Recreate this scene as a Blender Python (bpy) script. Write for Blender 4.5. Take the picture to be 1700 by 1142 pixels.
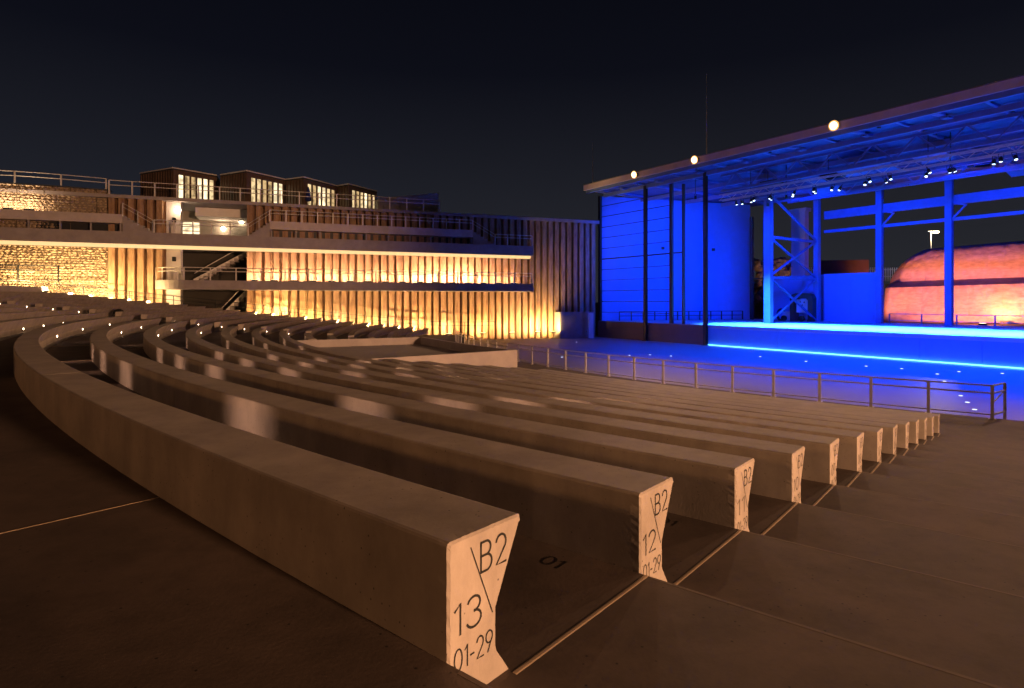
import bpy, bmesh, math, random
from mathutils import Vector, Matrix, noise
R = math.radians
random.seed(7)
SC = bpy.context.scene
COL = SC.collection
for o in list(bpy.data.objects): bpy.data.objects.remove(o, do_unlink=True)

# ------------------------------------------------------------------ camera
F, YH, ZC = 970.0, 499.0, 1.373          # focal length / horizon (photo pixels), eye height above the row-13 floor
cam = bpy.data.cameras.new('camera'); camo = bpy.data.objects.new('camera', cam); COL.objects.link(camo)
cam.sensor_width = 36; cam.lens = F / 1700 * 36; cam.shift_y = -(571 - YH) / 1700
cam.clip_start = .05; cam.clip_end = 4000
camo.location = (0, 0, ZC); camo.rotation_euler = (R(90), 0, 0)
SC.camera = camo
# ------------------------------------------------------------------ night sky
wd = bpy.data.worlds.new('World'); SC.world = wd; wd.use_nodes = True
nt = wd.node_tree; nt.nodes.clear()
wo = nt.nodes.new('ShaderNodeOutputWorld'); bg = nt.nodes.new('ShaderNodeBackground')
tc = nt.nodes.new('ShaderNodeTexCoord'); sx = nt.nodes.new('ShaderNodeSeparateXYZ'); cr = nt.nodes.new('ShaderNodeValToRGB')
nt.links.new(tc.outputs['Generated'], sx.inputs[0]); nt.links.new(sx.outputs['Z'], cr.inputs[0])
e = cr.color_ramp.elements
e[0].position = 0.0; e[0].color = (.0215, .0225, .027, 1)
e[1].position = .62; e[1].color = (.0012, .0014, .0032, 1)
m = cr.color_ramp.elements.new(.16); m.color = (.0135, .0145, .0205, 1)
m = cr.color_ramp.elements.new(.36); m.color = (.0040, .0045, .0085, 1)
nt.links.new(cr.outputs[0], bg.inputs[0]); bg.inputs[1].default_value = 1.0
nt.links.new(bg.outputs[0], wo.inputs[0])
SC.view_settings.view_transform = 'Standard'; SC.view_settings.look = 'None'
SC.view_settings.exposure = 0; SC.view_settings.gamma = 1
SC.render.engine = 'CYCLES'
SC.cycles.max_bounces = 6; SC.cycles.diffuse_bounces = 3; SC.cycles.glossy_bounces = 3
SC.cycles.transparent_max_bounces = 8; SC.cycles.sample_clamp_indirect = 4
SC.cycles.use_denoising = True
try: SC.cycles.denoiser = 'OPENIMAGEDENOISE'
except Exception: pass

# light levels (one place to tune)
FLOOD = 4900; MAST = 145000; BACK = 5000; BLUE = 26000; UP = 240; STEP = 34
WARM = (1, .54, .29); AMBER = (1, .62, .25)
ORG = {}
def light(kind, name, loc, power, color, target=None, size=45, blend=.5, radius=.1, parent=None, sx=1, sy=.2):
    d = bpy.data.lights.new(name, kind); d.energy = power; d.color = color
    if kind == 'AREA':
        d.shape = 'RECTANGLE'; d.size = sx; d.size_y = sy
    else: d.shadow_soft_size = radius
    if kind == 'SPOT': d.spot_size = R(size); d.spot_blend = blend
    o = bpy.data.objects.new(name, d); COL.objects.link(o); o.location = loc
    if target is not None:
        o.rotation_euler = (Vector(target) - Vector(loc)).to_track_quat('-Z', 'Y').to_euler()
    if parent is not None:
        o.parent = parent; o.location = Vector(loc) - ORG.get(parent, Vector((0, 0, 0)))
    return o

# ------------------------------------------------------------------ materials
def mat(name, col, rough=.7, metal=0, var=.18, scale=3.0, bump=.0, bscale=40, spec=.5, stretch=None, pits=0, dark=None, stain=0):
    m = bpy.data.materials.new(name); m.use_nodes = True; n = m.node_tree; b = n.nodes['Principled BSDF']
    b.inputs['Roughness'].default_value = rough; b.inputs['Metallic'].default_value = metal
    b.inputs['Specular IOR Level'].default_value = spec
    g = n.nodes.new('ShaderNodeNewGeometry')
    vec = g.outputs['Position']
    if stretch:
        mp = n.nodes.new('ShaderNodeMapping'); mp.inputs['Scale'].default_value = stretch
        n.links.new(vec, mp.inputs[0]); vec = mp.outputs[0]
    t = n.nodes.new('ShaderNodeTexNoise'); t.inputs['Scale'].default_value = scale; t.inputs['Detail'].default_value = 8
    t.inputs['Roughness'].default_value = .65
    n.links.new(vec, t.inputs['Vector'])
    r = n.nodes.new('ShaderNodeValToRGB')
    lo = dark or tuple(c * (1 - var * 1.6) for c in col); hi = tuple(min(1, c * (1 + var)) for c in col)
    r.color_ramp.elements[0].position = .3; r.color_ramp.elements[0].color = (*lo, 1)
    r.color_ramp.elements[1].position = .7; r.color_ramp.elements[1].color = (*hi, 1)
    n.links.new(t.outputs[0], r.inputs[0]); out = r.outputs[0]
    if pits:
        v = n.nodes.new('ShaderNodeTexVoronoi'); v.inputs['Scale'].default_value = pits
        n.links.new(g.outputs['Position'], v.inputs['Vector'])
        ramp = n.nodes.new('ShaderNodeValToRGB')
        ramp.color_ramp.elements[0].position = .06; ramp.color_ramp.elements[0].color = (.25, .25, .25, 1)
        ramp.color_ramp.elements[1].position = .13; ramp.color_ramp.elements[1].color = (1, 1, 1, 1)
        n.links.new(v.outputs['Distance'], ramp.inputs[0])
        # only some cells carry a pit
        t3 = n.nodes.new('ShaderNodeTexNoise'); t3.inputs['Scale'].default_value = 2.3
        n.links.new(g.outputs['Position'], t3.inputs['Vector'])
        th = n.nodes.new('ShaderNodeMath'); th.operation = 'GREATER_THAN'; th.inputs[1].default_value = .5
        n.links.new(t3.outputs[0], th.inputs[0])
        mx = n.nodes.new('ShaderNodeMixRGB'); mx.blend_type = 'MULTIPLY'
        n.links.new(th.outputs[0], mx.inputs[0]); n.links.new(out, mx.inputs[1]); n.links.new(ramp.outputs[0], mx.inputs[2])
        out = mx.outputs[0]
    if stain:
        m2 = n.nodes.new('ShaderNodeMapping'); m2.inputs['Scale'].default_value = (1.6, 1.6, .5); n.links.new(g.outputs['Position'], m2.inputs[0])
        t4 = n.nodes.new('ShaderNodeTexNoise'); t4.inputs['Scale'].default_value = 1.1; t4.inputs['Detail'].default_value = 10; t4.inputs['Roughness'].default_value = .72
        n.links.new(m2.outputs[0], t4.inputs['Vector'])
        r4 = n.nodes.new('ShaderNodeValToRGB'); r4.color_ramp.elements[0].position = .34; r4.color_ramp.elements[0].color = (1 - stain, 1 - stain, 1 - stain, 1)
        r4.color_ramp.elements[1].position = .56; r4.color_ramp.elements[1].color = (1, 1, 1, 1); n.links.new(t4.outputs[0], r4.inputs[0])
        mx4 = n.nodes.new('ShaderNodeMixRGB'); mx4.blend_type = 'MULTIPLY'; mx4.inputs[0].default_value = 1
        n.links.new(out, mx4.inputs[1]); n.links.new(r4.outputs[0], mx4.inputs[2]); out = mx4.outputs[0]
    n.links.new(out, b.inputs['Base Color'])
    rr = n.nodes.new('ShaderNodeMapRange'); rr.inputs['To Min'].default_value = max(0, rough - .1); rr.inputs['To Max'].default_value = min(1, rough + .1)
    n.links.new(t.outputs[0], rr.inputs[0]); n.links.new(rr.outputs[0], b.inputs['Roughness'])
    if bump:
        t2 = n.nodes.new('ShaderNodeTexNoise'); t2.inputs['Scale'].default_value = bscale; t2.inputs['Detail'].default_value = 5
        n.links.new(vec, t2.inputs['Vector'])
        bp = n.nodes.new('ShaderNodeBump'); bp.inputs['Strength'].default_value = bump; bp.inputs['Distance'].default_value = .02
        n.links.new(t2.outputs[0], bp.inputs['Height']); n.links.new(bp.outputs[0], b.inputs['Normal'])
    return m
def emit(name, col, strength, var=0, scale=2.0):
    m = bpy.data.materials.new(name); m.use_nodes = True; n = m.node_tree; n.nodes.clear()
    o = n.nodes.new('ShaderNodeOutputMaterial'); em = n.nodes.new('ShaderNodeEmission')
    em.inputs[0].default_value = (*col, 1); em.inputs[1].default_value = strength
    if var:
        g = n.nodes.new('ShaderNodeNewGeometry'); t = n.nodes.new('ShaderNodeTexNoise'); t.inputs['Scale'].default_value = scale
        n.links.new(g.outputs['Position'], t.inputs['Vector'])
        r = n.nodes.new('ShaderNodeMapRange'); r.inputs['From Min'].default_value = .36; r.inputs['From Max'].default_value = .56
        r.inputs['To Min'].default_value = strength * (1 - var); r.inputs['To Max'].default_value = strength
        n.links.new(t.outputs[0], r.inputs[0]); n.links.new(r.outputs[0], em.inputs[1])
    n.links.new(em.outputs[0], o.inputs[0]); return m
M = dict(
    bench=mat('bench_concrete', (.40, .345, .29), .62, var=.14, scale=2.2, bump=.05, bscale=70, pits=22, stain=.22),
    floor=mat('floor_concrete', (.125, .091, .072), .75, var=.22, scale=.8, bump=.04, bscale=45, pits=16, stain=.35),
    nosing=mat('nosing_concrete', (.16, .12, .095), .7, var=.15, scale=5),
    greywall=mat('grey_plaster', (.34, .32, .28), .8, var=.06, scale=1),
    shadewall=mat('shaded_plaster', (.07, .065, .055), .85, var=.12, scale=1),  # shade of the unlit lower recess put into the wall colour
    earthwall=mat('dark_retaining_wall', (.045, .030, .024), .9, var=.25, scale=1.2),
    paleconc=mat('pale_concrete', (.58, .52, .50), .75, var=.1, scale=1.2),
    wing=mat('blue_lit_render', (.20, .40, .72), .75, var=.05, scale=.8),  # blue of the stage light put into the wall colour
    orch=mat('orchestra_floor', (.28, .26, .25), .42, var=.12, scale=.5, bump=.06, bscale=30),
    ground=mat('ground_earth', (.07, .06, .045), .95, var=.3, scale=.3),
    conc=mat('wall_concrete', (.37, .33, .32), .75, var=.12, scale=1.2, bump=.12, bscale=12),
    strip=mat('edge_strip_metal', (.50, .38, .26), .5, var=.12),
    ink=mat('lettering_black', (.010, .009, .008), .6, var=.05),
    pile=mat('rusty_sheet_pile', (.40, .26, .15), .62, var=.30, scale=1.6, bump=.3, bscale=7, stretch=(2.2, 2.2, .35), dark=(.16, .075, .035)),
    galv=mat('galvanised_steel', (.74, .70, .66), .42, metal=.12, var=.08),
    dark=mat('dark_steel', (.028, .030, .034), .5, metal=.2, var=.15),
    brownpanel=mat('brown_cladding', (.20, .155, .125), .55, var=.1, scale=.9),
    white=mat('white_plaster', (.74, .70, .66), .8, var=.05, scale=1),
    steelw=mat('blue_lit_steel', (.13, .21, .44), .5, var=.1, scale=1.5),  # steel tinted with the blue of the stage light
    deck=mat('roof_deck_underside', (.05, .09, .26), .7, var=.35, scale=.35),  # stage light's blue mixed into the underside colour
    fascia=mat('roof_fascia', (.72, .58, .56), .5, var=.08, scale=.8),
    roof=mat('roof_membrane', (.24, .20, .15), .8, var=.12, scale=.5),
    stage=mat('stage_boards', (.55, .55, .56), .5, var=.08, scale=.8),
    stone=mat('gabion_stone', (.46, .36, .25), .85, var=.35, scale=3, bump=.3, bscale=15),
    wire=mat('gabion_wire', (.22, .17, .12), .6, metal=.4, var=.1),
    timber=mat('dark_cladding', (.12, .075, .048), .4, var=.35, scale=3, stretch=(3, 3, .4)),
    mound=mat('mound_facing', (.52, .40, .33), .9, var=.17, scale=1.1, bump=.3, bscale=3, stretch=(1, 1, 3.2)),
    rubber=mat('black_rubber', (.012, .012, .013), .7, var=.1),
    pale=mat('pale_enamel', (.72, .72, .70), .4, var=.05),
    blueparasol=mat('blue_fabric', (.03, .05, .28), .8, var=.1),
    rockb=mat('brown_rock', (.30, .19, .10), .9, var=.45, scale=1.5, bump=.5, bscale=6),
)
M['e_flood'] = emit('flood_lens', (1, .62, .30), 13)
M['e_step'] = emit('step_lens', (1, .70, .45), 26)
M['e_led'] = emit('soffit_glow', (1, .62, .27), 1.25)
M['e_win'] = emit('lit_window', (1, .78, .46), 2.1, var=.6, scale=1.1)
M['e_win2'] = emit('lit_window_curtain', (1, .72, .36), 1.1, var=.5, scale=2.6)
M['e_win3'] = emit('lit_window_dim', (1, .66, .30), .75, var=.7, scale=1.8)
M['e_halo'] = emit('flood_glow', (1, .48, .15), 1.3)  # emissive ring imitates the warm glow round each flood lens
M['e_wallamp'] = emit('wall_lamp_glow', (1, .72, .45), 22)
M['e_cyan'] = emit('led_cyan', (.10, .42, 1), 5)
M['e_white'] = emit('stage_lamp_lens', (.62, .78, 1), 6)
M['e_up'] = emit('uplight_lens', (1, .72, .36), 8)
M['e_dot'] = emit('floor_marker_lens', (.72, .80, 1), 2.2)
def glassmat(name, col, alpha):
    m = bpy.data.materials.new(name); m.use_nodes = True; n = m.node_tree; n.nodes.clear()
    o = n.nodes.new('ShaderNodeOutputMaterial'); mix = n.nodes.new('ShaderNodeMixShader')
    t = n.nodes.new('ShaderNodeBsdfTransparent'); g = n.nodes.new('ShaderNodeBsdfPrincipled')
    g.inputs['Base Color'].default_value = (*col, 1); g.inputs['Roughness'].default_value = .12
    mix.inputs[0].default_value = alpha
    n.links.new(t.outputs[0], mix.inputs[1]); n.links.new(g.outputs[0], mix.inputs[2]); n.links.new(mix.outputs[0], o.inputs[0])
    return m
M['glass'] = glassmat('balustrade_glass', (.45, .46, .5), .06)

# ------------------------------------------------------------------ mesh helpers
class MB:
    def __init__(s): s.v = []; s.f = []
    def quad(s, *p):
        i = len(s.v); s.v += [tuple(q) for q in p]; s.f.append(tuple(range(i, i + len(p)))); return s
    def cube(s, f, x0, x1, y0, y1, z0, z1):
        i = len(s.v)
        for z in (z0, z1):
            for x, y in ((x0, y0), (x1, y0), (x1, y1), (x0, y1)): s.v.append(tuple(f(x, y, z)))
        s.f += [tuple(i + k for k in q) for q in ((3, 2, 1, 0), (4, 5, 6, 7), (0, 1, 5, 4), (1, 2, 6, 5), (2, 3, 7, 6), (3, 0, 4, 7))]
        return s
    def bar(s, p, q, w, h=None, up=(0, 0, 1)):
        p, q = Vector(p), Vector(q); d = (q - p).normalized(); h = h or w
        a = d.cross(Vector(up))
        if a.length < 1e-3: a = d.cross(Vector((1, 0, 0)))
        a.normalize(); b = a.cross(d).normalized(); i = len(s.v)
        for c in (p, q):
            for x, y in ((-1, -1), (1, -1), (1, 1), (-1, 1)): s.v.append(tuple(c + a * x * w / 2 + b * y * h / 2))
        s.f += [tuple(i + k for k in q) for q in ((3, 2, 1, 0), (4, 5, 6, 7), (0, 1, 5, 4), (1, 2, 6, 5), (2, 3, 7, 6), (3, 0, 4, 7))]
        return s
    def tube(s, pts, r, n=6):
        pts = [Vector(p) for p in pts]; i0 = len(s.v)
        for k, p in enumerate(pts):
            d = (pts[min(k + 1, len(pts) - 1)] - pts[max(k - 1, 0)]).normalized()
            a = d.cross(Vector((0, 0, 1)))
            if a.length < 1e-3: a = Vector((1, 0, 0))
            a.normalize(); b = a.cross(d).normalized()
            for j in range(n):
                t = 2 * math.pi * j / n; s.v.append(tuple(p + (a * math.cos(t) + b * math.sin(t)) * r))
        for k in range(len(pts) - 1):
            for j in range(n):
                a = i0 + k * n + j; b = i0 + k * n + (j + 1) % n; s.f.append((a, b, b + n, a + n))
        s.f.append(tuple(i0 + j for j in range(n))[::-1]); s.f.append(tuple(i0 + (len(pts) - 1) * n + j for j in range(n)))
        return s
    def sweep(s, prof, frames, caps=True):
        """prof: closed list of (a,b); frames: list of functions (a,b)->point"""
        n = len(prof); i0 = len(s.v)
        for fr in frames:
            for a, b in prof: s.v.append(tuple(fr(a, b)))
        for k in range(len(frames) - 1):
            for j in range(n):
                a = i0 + k * n + j; b = i0 + k * n + (j + 1) % n; s.f.append((a, b, b + n, a + n))
        if caps:
            s.f.append(tuple(i0 + j for j in range(n))[::-1]); s.f.append(tuple(i0 + (len(frames) - 1) * n + j for j in range(n)))
        return s
    def lathe(s, o, axis, prof, n=10):
        """prof: list of (r, h) along axis from o"""
        o = Vector(o); d = Vector(axis).normalized(); a = d.cross(Vector((0, 0, 1)))
        if a.length < 1e-3: a = Vector((1, 0, 0))
        a.normalize(); b = a.cross(d); i0 = len(s.v)
        for r, h in prof:
            for j in range(n):
                t = 2 * math.pi * j / n; s.v.append(tuple(o + d * h + (a * math.cos(t) + b * math.sin(t)) * r))
        for k in range(len(prof) - 1):
            for j in range(n):
                x = i0 + k * n + j; y = i0 + k * n + (j + 1) % n; s.f.append((x, y, y + n, x + n))
        s.f.append(tuple(i0 + j for j in range(n))[::-1]); s.f.append(tuple(i0 + (len(prof) - 1) * n + j for j in range(n)))
        return s
    def mesh(s, name, material, smooth=False, bev=0):
        me = bpy.data.meshes.new(name); me.from_pydata(s.v, [], s.f)
        b = bmesh.new(); b.from_mesh(me)
        if bev: bmesh.ops.bevel(b, geom=b.edges[:], offset=bev, segments=1, affect='EDGES')
        bmesh.ops.recalc_face_normals(b, faces=b.faces[:]); b.to_mesh(me); b.free()
        if smooth:
            for p in me.polygons: p.use_smooth = True
        me.materials.append(material); return me
    def build(s, name, material, parent=None, smooth=False, bev=0):
        return link(name, s.mesh(name, material, smooth, bev), parent)
def link(name, me, parent=None, loc=(0, 0, 0), rz=0):
    o = bpy.data.objects.new(name, me); COL.objects.link(o); ORG[o] = Vector(loc)
    o.location = loc; o.rotation_euler.z = rz
    if parent is not None:
        o.parent = parent; o.location = Vector(loc) - ORG[parent]
    return o
def empty(name, loc, label=None, cat=None, group=None):
    o = link(name, None, None, loc); o.empty_display_size = .3
    if label: tag(o, label, cat, group)
    return o
def tag(o, label, cat, group=None):
    o['label'] = label; o['category'] = cat
    if group: o['group'] = group
    return o
def struct(o): o['kind'] = 'structure'; return o
def stuff(o): o['kind'] = 'stuff'; return o
def ident(x, y, z): return (x, y, z)

# frames of reference -------------------------------------------------
CX, CY, R0, PITCH, DROP = 46.64, 60.07, 74.47, 1.484, .182      # seating bowl
def pol(r, th, z): return (CX + r * math.cos(R(th)), CY + r * math.sin(R(th)), z)
def rk(k): return R0 - k * PITCH
def W(s, o, z): return (10.5 - .935 * s + .355 * o, 75.6 - .355 * s - .935 * o, z)   # pile wall: s leftwards, o towards the seats
def sW(px, o=0):
    a = (px - 850) / F
    return (10.5 + .355 * o - a * (75.6 - .935 * o)) / (.935 - .355 * a)
def zW(px, py, o=0): return (YH - py) / F * W(sW(px, o), o, 0)[1] + ZC
U = Vector((.556, -.831)); V = Vector((.831, .556)); S0 = Vector((20.5, 61.25))
def ST(u, v, z):
    p = S0 + U * u + V * v; return (p.x, p.y, z)
ZO = -3.30         # orchestra floor
ZS = -1.21         # stage floor
ZR = 15.0          # roof underside
AE, BE, BF = 231.0, 198.6, 196.4     # near aisle edge, far radial aisle edges
P13 = Vector((-.249, 2.198)); AD = Vector((math.sin(R(40.95)), math.cos(R(40.95))))
def AEr(r):
    """angle at which the ring of radius r meets the straight aisle edge"""
    q = P13 - Vector((CX, CY)); b_ = q.dot(AD); c_ = q.dot(q) - r * r
    t_ = -b_ - math.sqrt(max(0, b_ * b_ - c_)); p = q + AD * t_
    return math.degrees(math.atan2(p.y, p.x)) % 360
def wall_theta(k, off=1.9, w=0):
    """angle where ring k meets the line 'off' metres in front of the pile wall"""
    r = rk(k) - w
    lo, hi = 0.0, 70.0
    def rad(s):
        p = W(s, off, 0); return math.hypot(p[0] - CX, p[1] - CY)
    for _ in range(50):
        m_ = (lo + hi) / 2
        if rad(m_) < r: lo = m_
        else: hi = m_
    p = W(lo, off, 0); return math.degrees(math.atan2(p[1] - CY, p[0] - CX)) % 360

# ------------------------------------------------------------------ ground and terraces
g = MB(); g.quad((-900, -900, ZO - .06), (900, -900, ZO - .06), (900, 1500, ZO - .06), (-900, 1500, ZO - .06))
struct(g.build('ground', M['ground']))
g = MB(); g.quad(W(-60, -2, ZO), W(40, -2, ZO), pol(51.5, 215, ZO), pol(51.5, 250, ZO), ST(70, -30, ZO), ST(70, 6, ZO))
struct(g.build('orchestra_floor', M['orch']))
t = MB(); T0, T1 = 176, 262
ths = [T0 + i for i in range(T1 - T0 + 1)]
def ringstrip(mb, r0, z0, r1, z1):
    for a, b in zip(ths[:-1], ths[1:]): mb.quad(pol(r0, a, z0), pol(r0, b, z0), pol(r1, b, z1), pol(r1, a, z1))
KTOP = -10
for k in range(KTOP, 14):
    zf = -k * DROP
    ro = rk(k - 1) if k > KTOP else rk(k) + 40
    ri = rk(k) if k < 13 else 52.0
    ringstrip(t, ro, zf, ri, zf)                          # tread
    ringstrip(t, ri, zf, ri, zf - DROP if k < 13 else ZO - .3)   # riser
terr = struct(t.build('seating_terrace', M['floor']))
# joint and edging strips, and painted lamp streaks, on the treads
def radial_strip(k, th, w=.012, h=.012, r_out=None, r_in=None, name='joint_streak_strip'):
    zf = -k * DROP; ro = (r_out or rk(k - 1) - .335); ri = r_in or rk(k) + .004
    mb = MB(); da = math.degrees(w / ro)
    prof = [(-w, 0), (-w, h * .6), (-w * .5, h), (w * .5, h), (w, h * .6), (w, 0)]
    ta = R(th if th is not None else 231.3); tx, ty = -math.sin(ta), math.cos(ta); th_ = th
    def fr(r):
        th = th_ if th_ is not None else AEr(r) + .03
        def f(a, b):
            p = pol(r, th, zf); return (p[0] + tx * a, p[1] + ty * a, zf + b - .002)
        return f
    mb.sweep(prof, [fr(ro), fr(ri)]); return mb.build(name, M['strip'], terr)
for k in range(1, 14):
    radial_strip(k, None, .013, .0035, r_in=None if k < 13 else rk(12) - .8, name='edge_strip')
for k in range(0, 13):      # pale nosing along each aisle step
    zf = -k * DROP; r_ = rk(k); mb = MB()
    mb.sweep([(-.003, -.03), (.022, -.03), (.022, .0012), (.002, .0012), (-.003, -.001)], [(lambda th: (lambda a, b_: pol(r_ + a, th, zf + b_)))(AEr(r_) + .05 + i * .5) for i in range(13)])
    mb.build('step_nosing', M['nosing'], terr)
radial_strip(0, 228.75, .006, .0035, r_out=rk(-1) + 3)
for k in range(1, 6):
    for th in (217.9, 213.0):
        radial_strip(k, th, .016, .012)  # pale strips imitate step-light streaks across the tread

# ------------------------------------------------------------------ lettering
def _arc(cx, cy, rx, ry, a0, a1, n=12): return [(cx + rx * math.cos(R(a0 + (a1 - a0) * i / n)), cy + ry * math.sin(R(a0 + (a1 - a0) * i / n))) for i in range(n + 1)]
GL_ = {   # monoline letters in a box one unit high: (width, strokes)
    'B': (.56, [[(0, 0), (0, 1)], [(0, 1), (.27, 1)] + _arc(.27, .77, .23, .23, 90, -90) + [(0, .54)], [(0, .54), (.29, .54)] + _arc(.29, .27, .27, .27, 90, -90) + [(0, 0)]]),
    '0': (.6, [_arc(.3, .5, .3, .5, 90, 450, 24)]),
    '1': (.22, [[(0, .80), (.2, 1), (.2, 0)]]),
    '2': (.56, [_arc(.28, .72, .27, .28, 165, -35, 12) + [(.03, 0), (.56, 0)]]),
    '3': (.54, [_arc(.26, .755, .235, .245, 160, -85, 12), _arc(.26, .265, .27, .265, 88, -160, 12)]),
    '4': (.58, [[(.44, 0), (.44, 1), (0, .27), (.58, .27)]]),
    '5': (.54, [[(.48, 1), (.12, 1), (.05, .57)] + _arc(.24, .33, .29, .33, 125, -150, 12)]),
    '6': (.56, [[(.40, 1), (.06, .42)], _arc(.28, .29, .28, .29, 0, 360, 18)]),
    '7': (.54, [[(0, 1), (.54, 1), (.14, 0)]]),
    '8': (.56, [_arc(.28, .76, .22, .24, 0, 360, 16), _arc(.28, .26, .28, .26, 0, 360, 18)]),
    '9': (.56, [[(.16, 0), (.50, .58)], _arc(.28, .71, .28, .29, 0, 360, 18)]),
    '-': (.3, [[(0, .40), (.3, .40)]])}
def put_text(mb, body, f, x0, x1, y0, y1, sw=.085):
    gap = .22; tot = sum(GL_[c][0] for c in body) + gap * (len(body) - 1); kx = (x1 - x0) / tot; ky = y1 - y0; x = 0; w_ = sw * ky / 2
    for c in body:
        for st_ in GL_[c][1]:
            P = [Vector((x0 + (x + a) * kx, y0 + b * ky)) for a, b in st_]; Lf = []; Rt = []
            for i, p in enumerate(P):
                d = (P[min(i + 1, len(P) - 1)] - P[max(0, i - 1)]).normalized(); n_ = Vector((-d.y, d.x)) * w_
                if i == 0 and (P[0] - P[-1]).length > 1e-4: p = p - d * w_ * .6
                if i == len(P) - 1 and (P[0] - P[-1]).length > 1e-4: p = p + d * w_ * .6
                Lf.append(p + n_); Rt.append(p - n_)
            for i in range(len(P) - 1): mb.quad(f(*Lf[i]), f(*Lf[i + 1]), f(*Rt[i + 1]), f(*Rt[i]))
        x += GL_[c][0] + gap

# ------------------------------------------------------------------ benches
PROF = [(0, -.17), (0, .437), (.004, .448), (.016, .453), (.408, .453), (.423, .448), (.427, .436), (.271, .112), (.271, -.073), (.342, -.178), (.342, -.20), (.03, -.20)]
def bench_frame(k, th):
    r0, z0 = rk(k), -k * DROP
    c, s_ = math.cos(R(th)), math.sin(R(th))
    return lambda w, z: (CX + (r0 - w) * c, CY + (r0 - w) * s_, z0 + z)
LAMPS_B2 = (227.2, 222.7, 220.4, 218.1, 211.3, 206.7, 202.2)
lens_mesh = MB().lathe((0, 0, 0), (1, 0, 0), [(.034, 0), (.034, .006), (.022, .014)], 8).mesh('step_light', M['e_step'])
lens_far = MB().lathe((0, 0, 0), (1, 0, 0), [(.038, 0), (.038, .006), (.025, .014)], 6).mesh('step_light', M['e_step'])
def subdiv(prof, step):
    out = []
    for (a, b_), (c, d) in zip(prof, prof[1:] + prof[:1]):
        n_ = max(1, int(math.hypot(c - a, d - b_) / step))
        out += [(a + (c - a) * i / n_, b_ + (d - b_) * i / n_) for i in range(n_)]
    return out
FINE = subdiv(PROF, .022); RG = random.Random(21)
def end_frame(k, back, inset, jit):
    """end cut along the straight aisle edge, 'back' metres in from the cut, profile drawn in by 'inset'"""
    r0, z0 = rk(k), -k * DROP
    def f(w, z):
        w2 = w + (inset if w < .02 else (-inset if (w > .26 and z > -.05) else 0)) + RG.uniform(-jit, jit) * (1 if w < .03 else .5)
        z2 = z - (inset if z > .43 else 0) + RG.uniform(-jit, jit) * .6
        th = AEr(r0 - w2) - math.degrees(back / r0)
        return pol(r0 - w2, th, z0 + z2)
    return f
def make_bench(k, spans, label, lamps=(), number=None, group='curved concrete benches', spots=False, far=False):
    p0 = bench_frame(k, spans[0][0])(.2, -.18)
    root = empty('curved_bench', p0, label, 'bench', group)
    for a0, a1 in spans:
        cuts = [a0]; j = 225.2
        while j > a1 + 1.5:
            if j < a0 - 1.5: cuts.append(j)
            j -= 5.8
        cuts.append(a1)
        for c0, c1 in zip(cuts[:-1], cuts[1:]):
            gap = math.degrees(.006 / rk(k)); s0 = c0 - (gap if c0 != a0 else 0); s1 = c1 + (gap if c1 != a1 else 0)
            n = max(2, int(abs(s0 - s1) / .55)); mb = MB()
            frs = [bench_frame(k, s0 + (s1 - s0) * i / n) for i in range(n + 1)]; pf = PROF
            if number is not None and c0 == AE:
                near = k < 4; pf = FINE if near else PROF
                frs = [end_frame(k, 0, .010, .0022 if near else 0), end_frame(k, .010, 0, .0015 if near else 0), end_frame(k, .06, 0, 0)] + frs[1:]
            mb.sweep(pf, frs)
            mb.build('bench_segment', M['bench'], root)
    for th in lamps:
        if not any(a1 < th < a0 for a0, a1 in spans): continue
        f = bench_frame(k, th); p = Vector(f(.272, .06)); q = Vector(f(1.272, .06)); d = (q - p)
        o = link('step_light', lens_far if far else lens_mesh, root, p, math.atan2(d.y, d.x))
        if spots:
            light('SPOT', 'step_light_beam', p + d * .03, STEP, (1, .55, .37), p + d * 1.0 + Vector((0, 0, -.02)), 70, 1.0, .02, root)
    if number is not None:
        te = AEr(rk(k)); f0 = end_frame(k, 0, 0, 0); tx, ty = -math.sin(R(te)), math.cos(R(te))
        f = lambda w, z: (f0(w, z)[0] + tx * .0015, f0(w, z)[1] + ty * .0015, f0(w, z)[2])
        mb = MB(); put_text(mb, 'B2', f, .176, .327, .283, .402)
        n = str(number)
        if number >= 10: put_text(mb, n, f, .032, .178, .085, .205)
        else: put_text(mb, '0' + n, f, .032, .178, .085, .205)
        put_text(mb, '01-29', f, .03, .243, -.052, .032)
        a, b = Vector((.118, .403)), Vector((.244, .098)); nn = (b - a).orthogonal().normalized() * .0028
        mb.quad(f(*(a - nn)), f(*(a + nn)), f(*(b + nn)), f(*(b - nn)))
        mb.build('painted_lettering', M['ink'], root)
        # pale sawn end face
    return root
ordinal = {9: 'fourth', 8: 'fifth', 7: 'sixth', 6: 'seventh', 5: 'eighth', 4: 'ninth', 3: 'tenth', 2: 'eleventh', 1: 'twelfth and lowest'}
BOOTH = (216.6, 204.8)
ORD = ['', 'first', 'second', 'third', 'fourth', 'fifth', 'sixth', 'seventh', 'eighth', 'ninth', 'tenth', 'eleventh', 'twelfth', 'thirteenth', 'fourteenth', 'fifteenth', 'sixteenth']
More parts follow.
